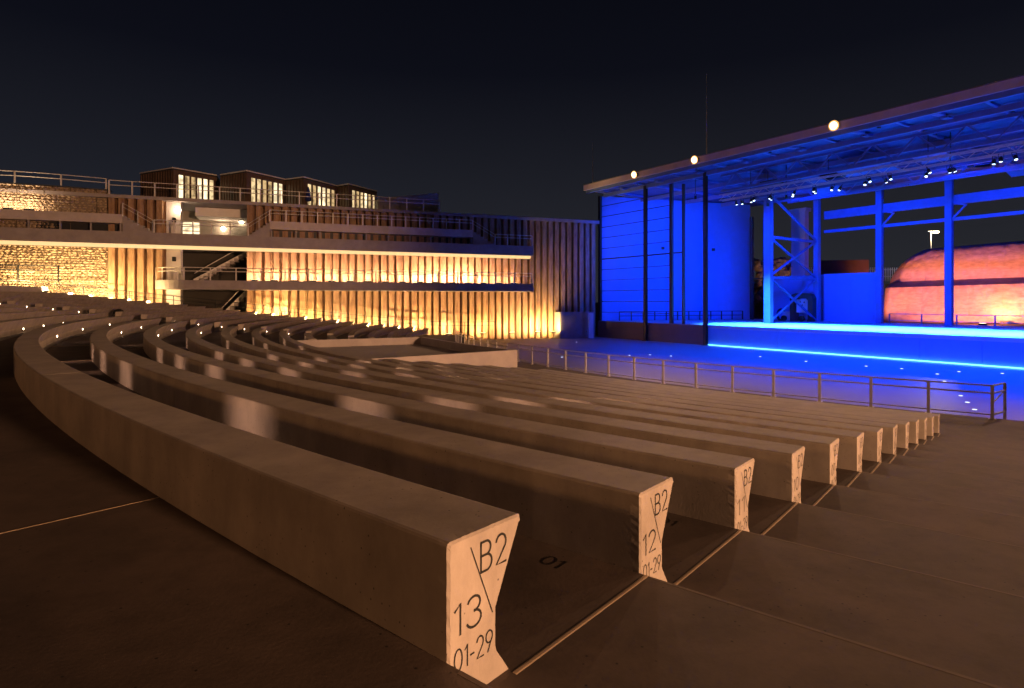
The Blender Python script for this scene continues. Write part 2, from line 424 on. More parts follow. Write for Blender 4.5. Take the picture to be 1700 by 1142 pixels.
for k in range(0, 13):
    num = 13 - k
    spans = [(AE, BE)] if k < 7 else [(AE, BOOTH[0]), (BOOTH[1], BE)]
    if num >= 10: lab = {13: 'long curved concrete bench lettered B2 13 on its end, nearest the viewer', 12: 'curved concrete bench lettered B2 12, second from the viewer',
                         11: 'curved concrete bench lettered 11, third from the viewer', 10: 'curved concrete bench lettered 10, fourth end along the right aisle'}[num]
    else: lab = 'curved concrete bench, ' + {9: 'fifth', 8: 'sixth', 7: 'seventh', 6: 'eighth', 5: 'ninth', 4: 'tenth', 3: 'eleventh', 2: 'twelfth', 1: 'thirteenth and lowest'}[num] + ' end along the right aisle from the viewer'
    make_bench(k, spans, lab, LAMPS_B2, num, 'numbered benches of the near block', spots=k < 10)
for k in range(-1, -10, -1):
    make_bench(k, [(222, BE)], ORD[-k] + ' curved bench row behind and above the bench lettered 13, at left', (209, 206.5, 204, 201.5) if k in (-1, -3, -6) else (203.,), None, 'upper benches at the left', far=True)
    a1 = wall_theta(k)
    if a1 < BF - 1:
        make_bench(k, [(BF, a1)], 'upper bench next to the pebble filled wall, ' + ORD[-k] + ' row above the lettered benches', (BF - 1.2,), None, 'upper benches by the wall', far=True)
for k in range(0, 13):
    a1 = wall_theta(k)
    make_bench(k, [(BF, a1)], 'short far bench beside the glowing pile wall, ' + ORD[k + 1] + ' from the top of the lettered rows', (BF - .8,), None, 'far benches by the pile wall', far=True)
# parapet above the top row
mb = MB(); rt = rk(-10)
n = 30; a1 = wall_theta(-10, 1.9)
def par(th):
    return lambda a, b: pol(rt + a, th, 1.7 + b)
mb.sweep([(0, 0), (.3, 0), (.3, .93), (0, .93)], [par(222 + (a1 - 222) * i / n) for i in range(n + 1)])
tag(mb.build('parapet_wall', M['conc']), 'plain low concrete parapet above the top bench row at left', 'wall')
dp = Vector(((197 - 850) / F * 40, 40.0, .453))
o = MB().lathe(dp, (0, 0, 1), [(.34, 0), (.33, .12), (.26, .26), (.13, .34), (.02, .36)], 12).build('black_dome', M['rubber'], smooth=True)  # plain black dome, use not known
tag(o, 'small black dome on the bench tops at left, below the gabion wall', 'dome')
# seat numbers painted on the treads in front of the near benches
for k in (1, 2, 3):
    te = AEr(rk(k)) - .30; mb = MB()
    c = Vector(pol(rk(k) + .20, te - .02, -k * DROP + .0008)); tx = Vector((-math.sin(R(te)), math.cos(R(te)), 0)); wv = Vector((-math.cos(R(te)), -math.sin(R(te)), 0))
    put_text(mb, '01', lambda a, b: c + tx * a + wv * b, -.13, .0, -.05, .06, .12)
    mb.build('seat_number', M['ink'], terr)

# ------------------------------------------------------------------ mixing booth among the lower rows
zt = ZC - 2.2; b = empty('mixing_booth', pol(61, 211, -2.3), 'open concrete box with level deck set among the lower benches', 'booth')
def arc_wall(name, r0, r1, a0, a1, z0, z1):
    mb = MB(); n = 12
    mb.sweep([(r0, z0), (r1, z0), (r1, z1), (r0, z1)], [(lambda th: (lambda a, bb: pol(a, th, bb)))(a0 + (a1 - a0) * i / n) for i in range(n + 1)])
    return mb.build(name, M['conc'], b)
A0, A1 = 216.2, 205.2
arc_wall('front_wall', 57.5, 57.75, A0, A1, -2.4, zt)
arc_wall('side_wall', 57.752, 64.9, A0 + .004, A0 - .22, -2.4, zt)
arc_wall('side_wall', 57.752, 64.9, A1 + .22, A1, -2.4, zt)
arc_wall('deck', 57.753, 65.1, A0 - .221, A1 + .221, -2.4, zt - .42)

# ------------------------------------------------------------------ balustrade round the front of the seating
rl = empty('curved_balustrade', pol(52.2, 215, -2.37), 'long curved steel balustrade with clear panels in front of the blue floor', 'railing')
TH0, TH1 = 232.9, 186
def ringpts(r, z, a0=TH0, a1=TH1, n=60): return [pol(r, a0 + (a1 - a0) * i / n, z) for i in range(n + 1)]
zb = -2.37
MB().tube(ringpts(52.2, zb + 1.06), .03, 6).build('top_rail', M['galv'], rl)
MB().tube(ringpts(52.2, zb + .82), .03, 6).build('hand_rail', M['galv'], rl)
MB().tube(ringpts(52.2, zb + .14), .022, 6).build('bottom_rail', M['galv'], rl)
nb = 26
post = MB().cube(ident, -.03, .03, -.045, .045, 0, 1.06).cube(ident, -.07, .07, -.09, .09, 0, .02).mesh('post', M['galv'])
for i in range(nb + 1):
    th = TH0 + (TH1 - TH0) * i / nb
    link('post', post, rl, pol(52.2, th, zb), R(th))
    if i < nb:
        t2 = TH0 + (TH1 - TH0) * (i + 1) / nb
        MB().quad(pol(52.22, th - .06, zb + .17), pol(52.22, t2 + .06, zb + .17), pol(52.22, t2 + .06, zb + .79), pol(52.22, th - .06, zb + .79)).build('clear_panel', M['glass'], rl)
# return at the right end
e0, e1 = pol(52.2, TH0, 0), pol(51.2, TH0 + .4, 0)
mb = MB()
for z in (.14, .82, 1.06): mb.tube([(e0[0], e0[1], zb + z), (e1[0], e1[1], zb + z)], .028)
mb.bar((e1[0], e1[1], zb - .9), (e1[0], e1[1], zb + 1.07), .06)
mb.bar((e0[0], e0[1], zb + .5), (e1[0], e1[1], zb + .82), .03)
mb.build('end_return', M['galv'], rl)

# ------------------------------------------------------------------ pile wall with balconies
SR = sW(987); SB = sW(872); SRE = sW(410); SLE = sW(277); SG = sW(183); SEND = sW(0) + 14
ZT = zW(776, 355, .6)                    # terrace / coping top
U1, U0 = zW(870, 408, 2.6), zW(870, 424.6, 2.6)
L1, L0 = zW(870, 471, 2.6), zW(870, 483.5, 2.6)
RZ = math.atan2(-.355, -.935)
wall = empty('sheet_pile_wall', W(20, 0, ZO), 'tall rusty sheet pile wall lit from below beside the stage', 'wall')
PW, PD = .86, .75
front = [(0, 0), (.24, 0), (.28, PD), (.82, PD), (.86, 0)]
def pile_mesh(h):
    mb = MB(); prof = front + [(.86, -.05), (.80, PD - .05), (.30, PD - .05), (.25, -.05), (0, -.05)]
    mb.sweep(prof, [lambda a, b_: (a, b_, 0), lambda a, b_: (a, b_, h)]); return mb.mesh('pile', M['pile'])
HW = ZT - .35 - ZO
pm = [pile_mesh(HW) for _ in range(1)][0]
def piles(s0, s1, parent):
    n = round((s1 - s0) / PW); sc = (s1 - s0) / n / PW
    for i in range(n):
        o = link('pile', pm, parent, W(s0 + i * PW * sc, random.uniform(-.03, .03), ZO), RZ); o.scale.x = sc
piles(SR, SRE, wall)
bp = MB().cube(W, SR, SRE, -.5, -.1, ZO, ZT - .36); bp.build('backing', M['pile'], wall)
MB().cube(W, SR - .3, sW(776), -.6, .75, ZT - .38, ZT).build('coping', M['conc'], wall)
MB().cube(W, SR - .3, sW(776), -.55, .70, ZT, ZT + .05).build('coping_cap', M['roof'], wall)
wall2 = empty('sheet_pile_wall', W(SLE + 3, 0, ZO), 'short run of rusty piles between white column and pebble filled wall', 'wall')
piles(SLE, SG, wall2)
MB().cube(W, SLE, SG, -.5, -.1, ZO, ZT - .36).build('backing', M['pile'], wall2)
# grey kiosk and door at the wall's right foot
kx = empty('concrete_kiosk', W(sW(945, 2), 2, ZO), 'small grey louvred concrete box at the foot of the pile wall', 'kiosk')
ka, kb = sW(986, 2.2), sW(930, 2.2); kz = zW(950, 518, 2.2)
MB().cube(W, ka, kb, .5, 2.2, ZO, kz).build('body', M['conc'], kx)
for i in range(9): MB().cube(W, ka + .9, kb - .2, 2.2, 2.25, ZO + .25 + i * .3, ZO + .45 + i * .3).build('louvre', M['conc'], kx)
MB().cube(W, ka + .1, ka + .75, 2.2, 2.26, ZO, kz - .15).build('door', M['white'], kx)
# balcony slabs
ub = empty('upper_balcony', W(30, 1, U0), 'long upper balcony slab with glowing band for the lit soffit under its edge', 'balcony')
MB().cube(W, SB, SEND, -.05, 2.6, U0 + .02, U1).build('slab', M['conc'], ub)
MB().cube(W, SB + .3, SEND, 1.9, 2.45, U0 - .30, U0 + .018).build('light_strip', M['e_led'], ub)  # glowing box stands in for the lit soffit edge
lb = empty('lower_balcony', W(30, 1, L0), 'shorter lower balcony slab with one rounded end', 'balcony')
SLC = sW(305, 2.6); SLX = sW(248, 2.6)
MB().cube(W, SB, SLC, -.05, 2.6, L0, L1).build('slab', M['conc'], lb)
mb = MB(); q = SLX - SLC; arc = [(SLC + .01, -.05)] + [(SLC + q * math.sin(t), 2.6 - (2.6 + .05) * (1 - math.cos(t))) for t in [i * math.pi / 2 / 10 for i in range(11)]]
mb.sweep(arc, [lambda a, b_: W(a, b_, L0 + .002), lambda a, b_: W(a, b_, L1 - .002)]); mb.build('rounded_end', M['conc'], lb)
MB().cube(W, SB + .3, SRE, .5, 2.2, L0 - .06, L0 - .004).build('soffit', M['conc'], lb)
# railings -----------------------------------------------------------
def railing(name, label, fn, s0, s1, n, h, rails, ends=None, group='balcony railings', mtl=None, r=.045):
    p0 = Vector(fn((s0 + s1) / 2)); root = empty(name, p0, label, 'railing', group); mtl = mtl or M['galv']
    for z in rails:
        pts = [Vector(fn(s0 + (s1 - s0) * i / (n * 2))) + Vector((0, 0, z)) for i in range(n * 2 + 1)]
        MB().tube(pts, r, 6).build('rail', mtl, root)
    pst = MB().cube(ident, -.055, .055, -.055, .055, 0, h).mesh('post', mtl)
    for i in range(n + 1): link('post', pst, root, fn(s0 + (s1 - s0) * i / n), RZ)
    return root
hr = 1.25
railing('balcony_railing', 'grey railing along the lower balcony in front of bright piles', lambda s: W(s, 2.4, L1), SB + .1, SLC, 16, hr, (hr, hr * .72))
railing('balcony_railing', 'short railing wrapping the rounded end of the lower balcony', lambda s: W(s, 2.4 - 2.2 * max(0, (s - SLC) / q) ** 2, L1), SLC + .05, SLX - .15, 4, hr, (hr, hr * .72))
SP0, SP1 = sW(785, 1.9), sW(448, 1.9); Z1, Z0 = zW(600, 373.5, 1.9), zW(600, 386.5, 1.9)
def gallery(label, s0, s1):
    gl = empty('raised_gallery', W((s0 + s1) / 2, 1, U1), label, 'gallery')
    MB().cube(W, s0, s1, -.04, 1.9, Z0, Z1).build('deck', M['paleconc'], gl)
    MB().cube(W, s0 + .05, s1 - .05, .55, .7, U1 + .001, Z0 - .001).build('gap_shade', M['dark'], gl)  # dark sheet stands in for the shadow in the gap
    n = max(2, round(abs(s1 - s0) / 2.4)); ps = MB().cube(ident, -.07, .07, -.07, .07, 0, Z0 - U1).mesh('post', M['conc'])
    for i in range(n + 1): link('post', ps, gl, W(s0 + .15 + (s1 - s0 - .3) * i / n, 1.8, U1), RZ)
    return gl
gallery('raised seating gallery with pale band front on the upper balcony, middle', SP0, SP1)
SQ = sW(203, 1.9)
gallery('raised gallery band below the pebble filled wall at far left', SQ, SEND)
railing('gallery_railing', 'railing along the top of the middle raised gallery', lambda s: W(s, 1.8, Z1), SP0, SP1, 14, 1.15, (1.15, .8))
def stairs(label, s_top, s_bot):
    st = empty('gallery_stairs', W(s_bot, 1.2, U1), label, 'stairs', 'gallery stairs')
    n = 6
    for i in range(n):
        a = s_top + (s_bot - s_top) * i / n; b_ = s_top + (s_bot - s_top) * (i + 1) / n
        MB().cube(W, a, b_, .75, 1.85, U1 + .002, Z1 - (Z1 - U1) * (i + 1) / (n + 1)).build('step', M['conc'], st)
    for z in (1.1, .75):
        MB().tube([Vector(W(s_top, 1.8, Z1 + z)), Vector(W(s_bot, 1.8, U1 + .2 + z)), Vector(W(s_bot + (s_bot - s_top) * .12, 1.8, U1 + .15 + z))], .03).build('hand_rail', M['galv'], st)
    for fr_ in (0, .5, 1):
        p = Vector(W(s_top + (s_bot - s_top) * fr_, 1.8, Z1 + (U1 + .2 - Z1) * fr_ - .3)); MB().bar(p, p + Vector((0, 0, 1.4)), .06).build('post', M['galv'], st)
stairs('concrete stairs at the right end of the middle gallery', SP0, sW(822, 1.9))
stairs('concrete stairs at the left end of the middle gallery by the wall lamps', SP1, sW(412, 1.9))
stairs('concrete stairs dropping right from the far left gallery', SQ, sW(253, 1.9))
railing('balcony_railing', 'short railing on the upper balcony before the white recess', lambda s: W(s, 2.4, U1), sW(412, 2.4), sW(256, 2.4), 5, hr, (hr, hr * .72))
railing('balcony_railing', 'short railing at the right tip of the upper balcony', lambda s: W(s, 2.4, U1), SB + .1, sW(822, 2.4), 3, hr, (hr, hr * .72))
# terrace on top ------------------------------------------------------
STR = sW(776); tr = MB().cube(W, STR, SEND, -16, .9, ZT - .34, ZT - .01)
struct(tr.build('roof_terrace', M['conc']))
railing('terrace_railing', 'railing along the roof terrace edge in front of the lit pavilions', lambda s: W(s, .7, ZT), sW(730, .7), sW(181, .7), 17, 1.35, (1.35, .9))
railing('terrace_railing', 'pale railing above the pebble filled wall at far left', lambda s: W(s, .5 + .9 * math.sin(max(0, min(1, (s - SG) / 14)) * math.pi), ZT + .5), SG + .2, SEND - 2, 6, 1.0, (1.0, .6))
# stair bulkhead
sb = empty('stair_bulkhead', W(sW(680, -2), -2, ZT), 'low tan wedge shaped bulkhead at the right end of the terrace', 'bulkhead')
mb = MB(); za, zbb = zW(628, 329, -2), zW(728, 320, -2)
mb.sweep([(sW(628, -2), ZT), (sW(628, -2), za), (sW(728, -2), zbb), (sW(728, -2), ZT)], [lambda a, b_: W(a, -2, b_), lambda a, b_: W(a, -4.5, b_)]); mb.build('body', M['conc'], sb)
# pavilions -------------------------------------------------------------
def PX(px, Y): return ((px - 850) / F * Y, Y)
k_ = 1.25
PAV = [((233, 51.1), (287.5, 49), (360, 52)), ((365.6, 51.8), (409, 50.1), (474, 53.7)), ((474, 53.7), (504, 52.7), (559.7, 56.7)), ((559.7, 56.7), (579, 55.8), (625.7, 59.5))]
ZP = 221 / F * 49 * k_ + ZC
pnames = ['leftmost', 'second', 'third', 'rightmost']
for i, (a, b_, c) in enumerate(PAV):
    A, B, C = [Vector((*PX(p, y * k_), 0)) for p, y in (a, b_, c)]
    n_ = Vector((-.355, .935, 0)) * 6; D, E_ = C + n_, A + n_
    pv = empty('pavilion', (B.x, B.y, ZT), pnames[i] + ' flat roofed pavilion of dark slats with tall lit windows on the terrace', 'pavilion', 'pavilions on the terrace')
    def seg(name, P, Q, z0, z1, th, m_, off=0, par=None):
        d = (Q - P).normalized(); nn = Vector((d.y, -d.x, 0)); mb = MB(); f = lambda x, y, z: tuple(P + d * x + nn * y + Vector((0, 0, z)))
        mb.cube(f, 0, (Q - P).length, off - th, off, z0, z1); return mb.build(name, m_, par or pv)
    MB().sweep([(A.x, A.y), (B.x, B.y), (C.x, C.y), (D.x, D.y), (E_.x, E_.y)], [lambda x, y: (x, y, ZP - .18), lambda x, y: (x, y, ZP)]).build('roof', M['dark'], pv)
    edge = MB(); up = Vector((0, 0, ZP - .02))
    for P_, Q_ in ((A, B), (B, C)): edge.bar(P_ + up, Q_ + up, .12)
    edge.build('roof_edge', M['galv'], pv)
    seg('side_wall', A, B, ZT, ZP - .2, .2, M['timber'])
    L = (B - A).length; ns = int(L / .42)
    for j in range(ns):
        P = A + (B - A) * ((j + .3) / ns); Q = A + (B - A) * ((j + .62) / ns)
        seg('slat', P, Q, ZT, ZP - .22, .08, M['timber'], .09)
    # window front
    LB = (C - B).length; wz0, wz1 = ZT + .25, ZP - .65
    seg('head_beam', B, C, wz1, ZP - .2, .2, M['timber'])
    seg('plinth', B, C, ZT, wz0, .2, M['timber'])
    m0 = .12
    for j in range(6):
        u0 = m0 + (1 - m0 - .04) * j / 6; u1 = m0 + (1 - m0 - .04) * (j + .72) / 6; u2 = m0 + (1 - m0 - .04) * (j + 1) / 6
        w_ = seg('window', B + (C - B) * u0, B + (C - B) * u1, wz0, wz1, .05, M[random.choice(('e_win', 'e_win', 'e_win2', 'e_win3'))], -.06)
        seg('mullion', B + (C - B) * u1, B + (C - B) * u2, wz0, wz1, .2, M['timber'], .03)
    seg('corner_wall', B, B + (C - B) * m0, wz0, wz1, .2, M['timber'])
    seg('back_wall', D, E_, ZT, ZP - .2, .2, M['timber'])
# folded parasol on the terrace
pc = Vector((*PX(512, 53 * k_), ZT))
pr = empty('parasol', pc, 'folded dark blue parasol standing before the third pavilion', 'parasol')
MB().lathe(pc, (0, 0, 1), [(.03, 0), (.03, 2.6)], 6).build('pole', M['galv'], pr)
MB().lathe(pc + Vector((0, 0, 1.0)), (0, 0, 1), [(.1, 0), (.34, .1), (.25, .9), (.05, 1.65)], 10).build('canopy', M['blueparasol'], pr)
# stair recess -------------------------------------------------------------
rc = empty('stair_recess', W((SRE + SLE) / 2, -5, ZO), 'white walled stair recess with lamps between the pile walls', 'recess')
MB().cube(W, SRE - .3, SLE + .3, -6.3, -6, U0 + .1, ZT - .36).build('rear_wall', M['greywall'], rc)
MB().cube(W, SRE - .3, SLE + .3, -6.3, -6, ZO, U0 + .09).build('rear_wall', M['shadewall'], rc)
MB().cube(W, SRE - .3, SRE - .02, -6, -.1, ZO, ZT - .36).build('side_wall', M['shadewall'], rc)
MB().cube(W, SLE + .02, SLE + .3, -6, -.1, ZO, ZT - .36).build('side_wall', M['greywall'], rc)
MB().cube(W, sW(301), SLE - .01, -.9, .35, ZO, ZT - .36).build('column', M['white'], rc)
MB().cube(W, SRE, SLE, -5.98, .5, U0 + .03, U1 - .01).build('landing', M['conc'], rc)
MB().cube(W, SRE, SLE, -5.98, .5, L0 + .01, L1 - .01).build('landing', M['conc'], rc)
MB().cube(W, SRE + .05, sW(318), -5.9, -2.5, ZT - 1.3, ZT - .38).build('ceiling_beam', M['white'], rc)
# lit doorway
wn = MB().cube(W, sW(331, -6), sW(303, -6), -5.99, -5.93, zW(315, 398, -6), zW(315, 369, -6)).build('window', M['e_win'], rc)
for i in range(1, 4):
    zz = zW(315, 398 - 29 * i / 4, -6); MB().cube(W, sW(331, -6), sW(303, -6), -5.93, -5.9, zz - .05, zz + .05).build('glazing_bar', M['galv'], wn)
for zlo, zhi in ((L1, U0), (ZO, L0)):
    for i in range(12):
        a = SRE + .2 + (SLE - SRE - 2.2) * i / 12; b_ = a + (SLE - SRE - 2.2) / 12
        MB().cube(W, a, b_, -4.8, -3.2, zhi - (zhi - zlo) * (i + 1) / 12 - .25, zhi - (zhi - zlo) * (i + .6) / 12).build('stair_step', M['conc'], rc)
    for o_ in (-3.25,):
        MB().bar(W(SRE + .2, o_, zhi + .9), W(SLE - 2, o_, zlo + .9), .07).build('stair_rail', M['galv'], rc)
        MB().bar(W(SRE + .2, o_, zhi - .1), W(SLE - 2, o_, zlo + .1), .1, .4).build('stringer', M['galv'], rc)
for i, (px, py, lab) in enumerate(((296, 349, 'bright wall lamp on the white column of the recess'), (371, 380, 'left of two round glowing lamps on the recess rear wall'), (401, 368, 'right of two round glowing lamps on the recess rear wall'))):
    o_ = -5.9 if i else .4
    s_ = sW(px, o_); z_ = zW(px, py, o_); root = empty('wall_lamp', W(s_, o_, z_), lab, 'lamp', 'recess wall lamps')
    MB().cube(W, s_ - .2, s_ + .2, o_ - .06, o_, z_ - .12, z_ + .12).build('bracket', M['dark'], root)
    MB().lathe(W(s_, o_ + .005, z_), (.355, -.935, 0), [(.16, 0), (.26, .08), (.2, .2), (.08, .26)], 10).build('globe', M['e_wallamp'], root, smooth=True)
    light('POINT', 'wall_lamp_light', W(s_, o_ + .5, z_ + .02), 55, (1, .68, .42), radius=.2, parent=root)
# small loudspeakers on the column
for py in (365, 430):
    s_, z_ = sW(289, .6), zW(289, py, .6); root = empty('wall_speaker', W(s_, .4, z_), ('upper' if py < 400 else 'lower') + ' small black speaker on the white recess column', 'speaker')
    MB().cube(W, s_ - .16, s_ + .16, .42, .75, z_ - .22, z_ + .22).build('cabinet', M['rubber'], root, bev=.03)
    MB().cube(W, s_ - .05, s_ + .05, .34, .425, z_ - .05, z_ + .05).build('bracket', M['dark'], root)
# gabion walls ----------------------------------------------------------------
def stones(mb, s0, s1, z0, z1, o0, size):
    rng = random.Random(3); z = z0; row = 0
    while z < z1:
        h = size * rng.uniform(.6, .9); s_ = s0 + rng.uniform(0, size)
        while s_ < s1:
            w_ = size * rng.uniform(.7, 1.5); bulge = .8 * math.sin(max(0, min(1, (s_ - s0) / 14)) * math.pi)
            c = Vector(W(s_ + w_ / 2, o0 + bulge + rng.uniform(-.06, .08), z + h / 2)); i = len(mb.v)
            for th_ in range(6):
                t_ = th_ * math.pi / 3 + rng.uniform(-.3, .3); mb.v.append(tuple(c + Vector(W(math.cos(t_) * w_ * .56, -.05, math.sin(t_) * h * .6)) - Vector(W(0, 0, 0))))
            mb.v.append(tuple(c + Vector(W(rng.uniform(-.05, .05), rng.uniform(.10, .2), rng.uniform(-.03, .05))) - Vector(W(0, 0, 0))))
            for j in range(6): mb.f.append((i + j, i + (j + 1) % 6, i + 6))
            s_ += w_
        z += h; row += 1
def gabion(label, z0, z1, size):
    gb = empty('gabion_wall', W(SG + 6, 0, z0), label, 'wall')
    pts = [SG + i for i in range(int(SEND - SG) + 1)]
    mb = MB()
    for a, b_ in zip(pts[:-1], pts[1:]):
        fa = .8 * math.sin(max(0, min(1, (a - SG) / 14)) * math.pi); fb = .8 * math.sin(max(0, min(1, (b_ - SG) / 14)) * math.pi)
        mb.quad(W(a, fa - .06, z0), W(b_, fb - .06, z0), W(b_, fb - .06, z1), W(a, fa - .06, z1))
    mb.build('core', M['wire'], gb)
    mb = MB(); stones(mb, SG + .05, SEND, z0, z1, 0, size); stuff(mb.build('stone_fill', M['stone'], gb, smooth=False))
    mb = MB()
    for a in pts[1::2]:
        f_ = .8 * math.sin(max(0, min(1, (a - SG) / 14)) * math.pi); mb.bar(W(a, f_ + .2, z0), W(a, f_ + .2, z1), .04)
    mb.build('mesh_wire', M['wire'], gb)
    return gb
gu = gabion('upper pebble filled gabion wall under the pale terrace railing', U1 + .01, ZT + .42, .34)
mb = MB()
for i in range(16):
    a = SG + (SEND - SG) * i / 16; b_ = SG + (SEND - SG) * (i + 1) / 16
    fa, fb = [.8 * math.sin(max(0, min(1, (x - SG) / 14)) * math.pi) for x in (a, b_)]
    mb.quad(W(a, fa + .3, ZT + .5), W(b_, fb + .3, ZT + .5), W(b_, fb - 1, ZT + .5), W(a, fa - 1, ZT + .5)); mb.quad(W(a, fa + .3, ZT + .5), W(b_, fb + .3, ZT + .5), W(b_, fb + .3, ZT + .40), W(a, fa + .3, ZT + .40))
mb.build('coping', M['dark'], gu)
gabion('lower gabion wall glowing yellow under the upper balcony at far left', ZO, U0, .36)
# handrail down along the wall ----------------------------------------------------
def floor_z(p):
    r = math.hypot(p[0] - CX, p[1] - CY); k = math.floor((R0 - r) / PITCH) + 1; return -max(-10, min(13, k)) * DROP
hrail = empty('stair_handrail', W(30, 1.5, 0), 'long stepped handrail descending along the foot of the glowing wall', 'railing')
sA, sB_ = 14.0, SEND - 6
pts = [Vector(W(sA + (sB_ - sA) * i / 60, 1.5, 0)) for i in range(61)]
zz = [floor_z(p) for p in pts]; zz = [sum(zz[max(0, i - 4):i + 5]) / len(zz[max(0, i - 4):i + 5]) for i in range(61)]
for h in (1.25, .85): MB().tube([Vector((p.x, p.y, z + h)) for p, z in zip(pts, zz)], .035).build('rail', M['dark'], hrail)
for i in range(0, 61, 4): MB().bar((pts[i].x, pts[i].y, zz[i] - .2), (pts[i].x, pts[i].y, zz[i] + 1.25), .06).build('post', M['dark'], hrail)
top = W(SEND - 5, 3, 0)
railing('top_railing', 'dark gate like railing above the parapet at far left', lambda s: W(s, 1.9, zW(60, 468, 1.9)), sW(97, 1.9), SEND - 4, 5, 1.5, (1.5, 1.1, .15), mtl=M['dark'], group='dark railings')
# uplights -----------------------------------------------------------------------------
upm = MB().cube(ident, -.35, .35, -.12, .12, 0, .14).mesh('housing', M['dark']); upl = MB().cube(ident, -.31, .31, -.08, .08, .141, .15).mesh('lens', M['e_up'])
def uplight(s, o, z, power, color, label, group, wide=1.2, tilt=.95):
    root = link('wall_uplight', None, None, W(s, o, z), 0); tag(root, label, 'uplight', group)
    a = link('housing', upm, root, W(s, o, z), RZ); link('lens', upl, root, W(s, o, z), RZ)
    light('AREA', 'uplight_beam', W(s, o, z + .2), power, color, W(s, o - tilt, z + 1.2), parent=root, sx=wide, sy=.15)
lowp = [425, 465, 508, 558, 608, 655, 700, 745, 802, 850, 893, 918]
for i, px in enumerate(lowp):
    s_ = sW(px, 2.3); p = W(s_, 2.3, 0); z_ = floor_z(p) if px < 735 else ZO + .9
    if px >= 735: z_ = ZO + .8
    uplight(s_, 2.3, z_, UP * (2.3 if px < 880 else 2.2) * random.uniform(.7, 1.2), (1, random.uniform(.57, .66), random.uniform(.2, .3)), ORD[i + 1] + ' slim amber floor uplight from the left along the pile wall', 'floor uplights')
for i in range(16):
    s_ = SB + 2.2 + (SRE - SB - 3) * i / 15; br = 1.25 if 3 <= i <= 6 else (.25 if i < 2 else .6)
    uplight(s_, 1.7, L1 + .01, UP * br * 1.5 * random.uniform(.75, 1.25), (1, .57, .33), ORD[16 - i] + ' slim uplight from the left on the lower balcony', 'balcony uplights', wide=.8)
for i, px in enumerate((20, 70, 120, 165, 205, 245)):
    s_ = sW(px, 2.6); p = W(s_, 2.6, 0); uplight(s_, 2.6, floor_z(p) + .3, UP * 2.2, AMBER, ORD[i + 1] + ' slim amber uplight from the left below the upper balcony', 'gabion uplights')
for i, px in enumerate((-20, 15, 50)):
    s_ = sW(px, 1.5); uplight(s_, 1.7, Z1 + .01, UP * .3, (1, .66, .38), ORD[i + 1] + ' slim uplight from the left below the upper pebble filled wall', 'gallery uplights', tilt=.8)

# ------------------------------------------------------------------ stage house
UE = 47.0
sg = empty('stage_platform', ST(15, 5, ZO), 'wide raised stage with bright blue floor and glowing strip along its foot', 'stage')
MB().cube(ST, 0, UE, .05, 24, ZS - .30, ZS).build('stage_floor', M['stage'], sg)
MB().cube(ST, -16.9, -.001, .05, 24, ZS - .30, ZS).build('stage_floor', M['stage'], sg)
n = 12
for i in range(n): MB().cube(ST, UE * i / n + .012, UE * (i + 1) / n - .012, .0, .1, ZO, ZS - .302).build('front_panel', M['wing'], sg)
MB().cube(ST, 0, UE, -.18, -.06, ZO + .02, ZO + .10).build('light_strip', M['e_cyan'], sg)
pn = empty('wing_plinth', ST(-8, 0, ZO), 'brown panelled plinth left of the stage below the blue wing', 'plinth')
for a, b_ in ((-16.9, -8.6), (-8.2, -.2)): MB().cube(ST, a, b_, -.12, .04, ZO, ZS - .02).build('panel', M['brownpanel'], pn)
# wing wall
ww = empty('wing_wall', ST(-13, 10, ZS), 'tall smooth wall washed in blue light at stage left', 'wall')
def splay(x, y, z):
    p0 = Vector(ST(-16.7, .5, 0)); p1 = Vector(ST(-10.2, 22.5, 0)); d = (p1 - p0).normalized(); nn = Vector((d.y, -d.x, 0)); p = p0 + d * x + nn * y; return (p.x, p.y, z)
LW = (Vector(ST(-10.2, 22.5, 0)) - Vector(ST(-16.7, .5, 0))).length
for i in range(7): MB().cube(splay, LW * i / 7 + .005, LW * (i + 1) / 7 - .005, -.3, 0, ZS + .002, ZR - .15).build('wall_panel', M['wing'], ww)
for x_, z_ in ((8.7, 8.2), (16.6, 8.2)): MB().cube(splay, x_, x_ + .3, 0, .3, z_, z_ + .35).build('wall_speaker', M['rubber'], ww)
# girts and posts of the open glazed screen
fs = empty('front_screen', ST(-10, 0, ZS), 'dark steel screen of thin level bars before the blue wing wall', 'screen')
for a, wd_, z0, z1 in ((-16.9, .42, ZO, ZR - .1), (-5.1, .36, ZS, ZR - .4), (-3.4, .2, ZS, ZR - .8)):
    MB().cube(ST, a - wd_ / 2, a + wd_ / 2, -.14 + .3, .16 + .3, z0, z1).build('post', M['dark'], fs)
for i in range(11):
    z_ = -.1 + i * 1.36; th_ = .14 if i == 5 else .07
    MB().cube(ST, -16.7, -5.28, .32, .40, z_ - th_ / 2, z_ + th_ / 2).build('bar', M['dark'], fs)
MB().cube(ST, -5.0, -3.5, .32, .40, 6.63, 6.77).build('bar', M['dark'], fs)
for a, lab in ((-8.4, 'slim dark column in front of the blue wing, left of two'), (0, 'slim dark column at the left edge of the stage opening')):
    c = empty('stage_column', ST(a, -.4, ZO), lab, 'column')
    MB().cube(ST, a - .19, a + .19, -.5, -.46, ZO, ZR - .25).cube(ST, a - .19, a + .19, -.22, -.18, ZO, ZR - .25).cube(ST, a - .03, a + .03, -.46, -.22, ZO, ZR - .25).build('shaft', M['dark'], c)
    MB().cube(ST, a - .3, a + .3, -.65, -.03, ZO, ZO + .05).build('base_plate', M['dark'], c)
